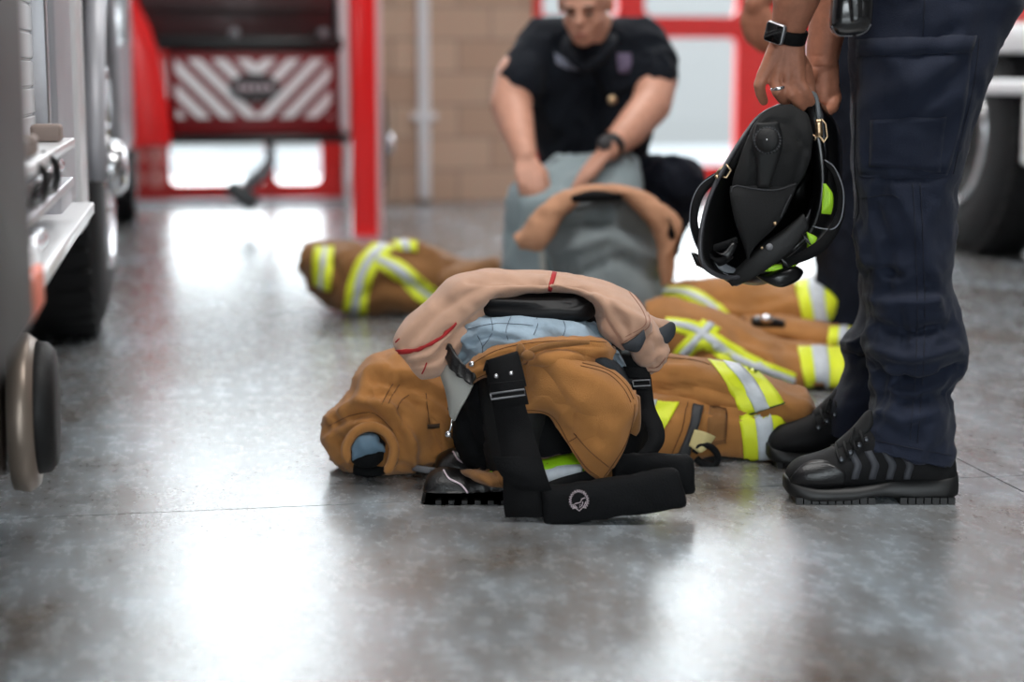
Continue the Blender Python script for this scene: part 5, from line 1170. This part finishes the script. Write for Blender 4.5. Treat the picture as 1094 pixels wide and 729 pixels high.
# lime patches
gp_ = mat('lime_patch', (172, 226, 40), .45, bump=.3, bscale=400)
part('lime_patch', loft([(879, 196, 882, 196, YE + .0, .006), (877, 212, 889, 206, YE + .0, .01), (875, 226, 890, 218, YE + .0, .01), (875, 228, 888, 229, YE + .0, .006)], k=4, n=20, pw=3.5), gp_, he)
part('lime_patch', loft([(861, 247, 864, 249, YE - .02, .005), (862, 256, 873, 254, YE - .02, .008), (862, 268, 868, 262, YE - .02, .006)], k=4, n=20, pw=3.5), gp_, he)
part('lime_patch', loft([(811, 289, 812, 290, YE - .03, .004), (822, 284, 826, 290, YE - .035, .006), (840, 281, 842, 287, YE - .03, .006), (850, 280, 851, 283, YE - .03, .004)], k=4, n=20, pw=3.5), gp_, he)
# goggle strap round the back of the shell
part('goggle_strap', ribbon([(880, 170, YE + .02, 3, 1, 0), (893, 186, YE - .0, 4, 1, .2), (899, 208, YE - .01, 4, 1, 0), (897, 232, YE - .02, 4.5, 1, .3), (884, 256, YE - .03, 6, 1, .8), (866, 270, YE - .04, 6, .6, 1), (848, 278, YE - .045, 5, .3, 1), (836, 284, YE - .045, 5, .3, 1)], 4, .004), BLK, he)
part('strap_edge', Surf().tube([P(x, y, YE - .025) for x, y in [tuple(q_) for q_ in cr_interp([(881, 171), (892, 180), (901, 204), (899, 232), (889, 245), (868, 242)], 5)]], .0013, 8), mat('pale_edge', (120, 122, 130), .4), he)
part('goggle_frame', loft([(801, 290, 803, 292, YE - .02, .01), (815, 293, 818, 302, YE - .03, .016), (830, 288, 835, 307, YE - .035, .018), (848, 284, 852, 300, YE - .03, .014), (857, 288, 858, 292, YE - .02, .008)], k=6, n=26), BPL, he)
for x, y in ((862, 256), (845, 262), (838, 280)):
    part('strap_slider', ribbon([(x - 3, y - 2, YE - .06, 6, .5, 1), (x + 3, y + 2, YE - .06, 6, .5, 1)], 6, .004), BPL, he)
# chin strap loop on the left
cst = ribbon([(776, 186, YE - .02, 5.5, .6, 1), (766, 190, YE - .03, 5.5, .4, 1), (752, 200, YE - .04, 5.5, 1, .6), (744, 215, YE - .05, 5, 1, .2), (741, 236, YE - .055, 4.5, 1, 0), (746, 256, YE - .055, 5, 1, -.3), (754, 272, YE - .055, 4, .8, -1), (768, 280, YE - .055, 4.5, .2, 1), (782, 272, YE - .06, 4, .6, 1)], 4, .004)
cs_ = part('chin_strap', cst, BLK, he)
part('strap_edge', Surf().tube([P(x, y, YE - .055) for x, y in [tuple(q_) for q_ in cr_interp([(764, 186), (748, 198), (739, 216), (737, 238), (742, 258), (750, 272), (760, 285), (778, 294)], 5)]], .0007, 8), mat('pale_edge', (120, 122, 130), .4), cs_)
part('snap_hook', Surf().tube([P(x, y, YE - .035) for x, y in ((764, 187), (770, 180), (776, 176), (781, 182), (776, 190), (770, 188))], .0022, 8), BRASS, he)
part('snap_hook', Surf().ell(P(766, 189, YE - .05), (.004, .003, .004)), BRASS, cs_)
part('side_strap', ribbon([(775, 190, YE - .03, 3, 1, .5), (792, 160, YE - .03, 3, 1, .5), (800, 146, YE - .02, 3, 1, .5)], 3, .003), BLK, he)
part('strap_clip', loft([(764, 268, 768, 272, YE - .07, .005), (772, 270, 780, 276, YE - .075, .008), (782, 258, 788, 262, YE - .07, .006)], k=4, n=18), BPL, he)
part('strap_clip', ribbon([(762, 265, YE - .06, 3, 0, 1), (775, 262, YE - .065, 4, .3, 1), (788, 256, YE - .06, 3, .3, 1)], 4, .006), BLK, he)
part('visor', loft([(744, 262, 752, 276, YE - .02, .006), (754, 278, 766, 276, YE - .03, .012), (764, 292, 780, 284, YE - .03, .014), (778, 302, 796, 292, YE - .03, .010), (786, 306, 799, 300, YE - .03, .006)], k=6, n=26), mat('visor_grey', (96, 100, 106), .25), he)
part('visor', loft([(738, 270, 744, 284, YE - .0, .005), (746, 272, 752, 288, YE - .0, .008), (756, 290, 758, 292, YE - .0, .004)], k=4, n=16), BPL, he)
# brass buckle on the brim
bb = part('buckle', Surf().box(-.001, .001, 0, .001, 0, .001), BRASS, he)
bpt = [P(x, y, YE + .0) for x, y in ((872, 132), (878, 128), (882, 132), (884, 146), (880, 152), (876, 146), (872, 146), (872, 132))]
bb.data = mesh_of('buckle', (lambda s: Surf(s.V - ORG[he.name], s.F))(Surf().tube(bpt, .0022, 8).join(loft([(871, 128, 878, 127, YE - .002, .004), (872, 146, 879, 145, YE - .002, .004)], k=3, n=16)).tube([P(868, 144, YE), P(872, 147, YE), P(870, 150, YE)], .002, 8)), BRASS)
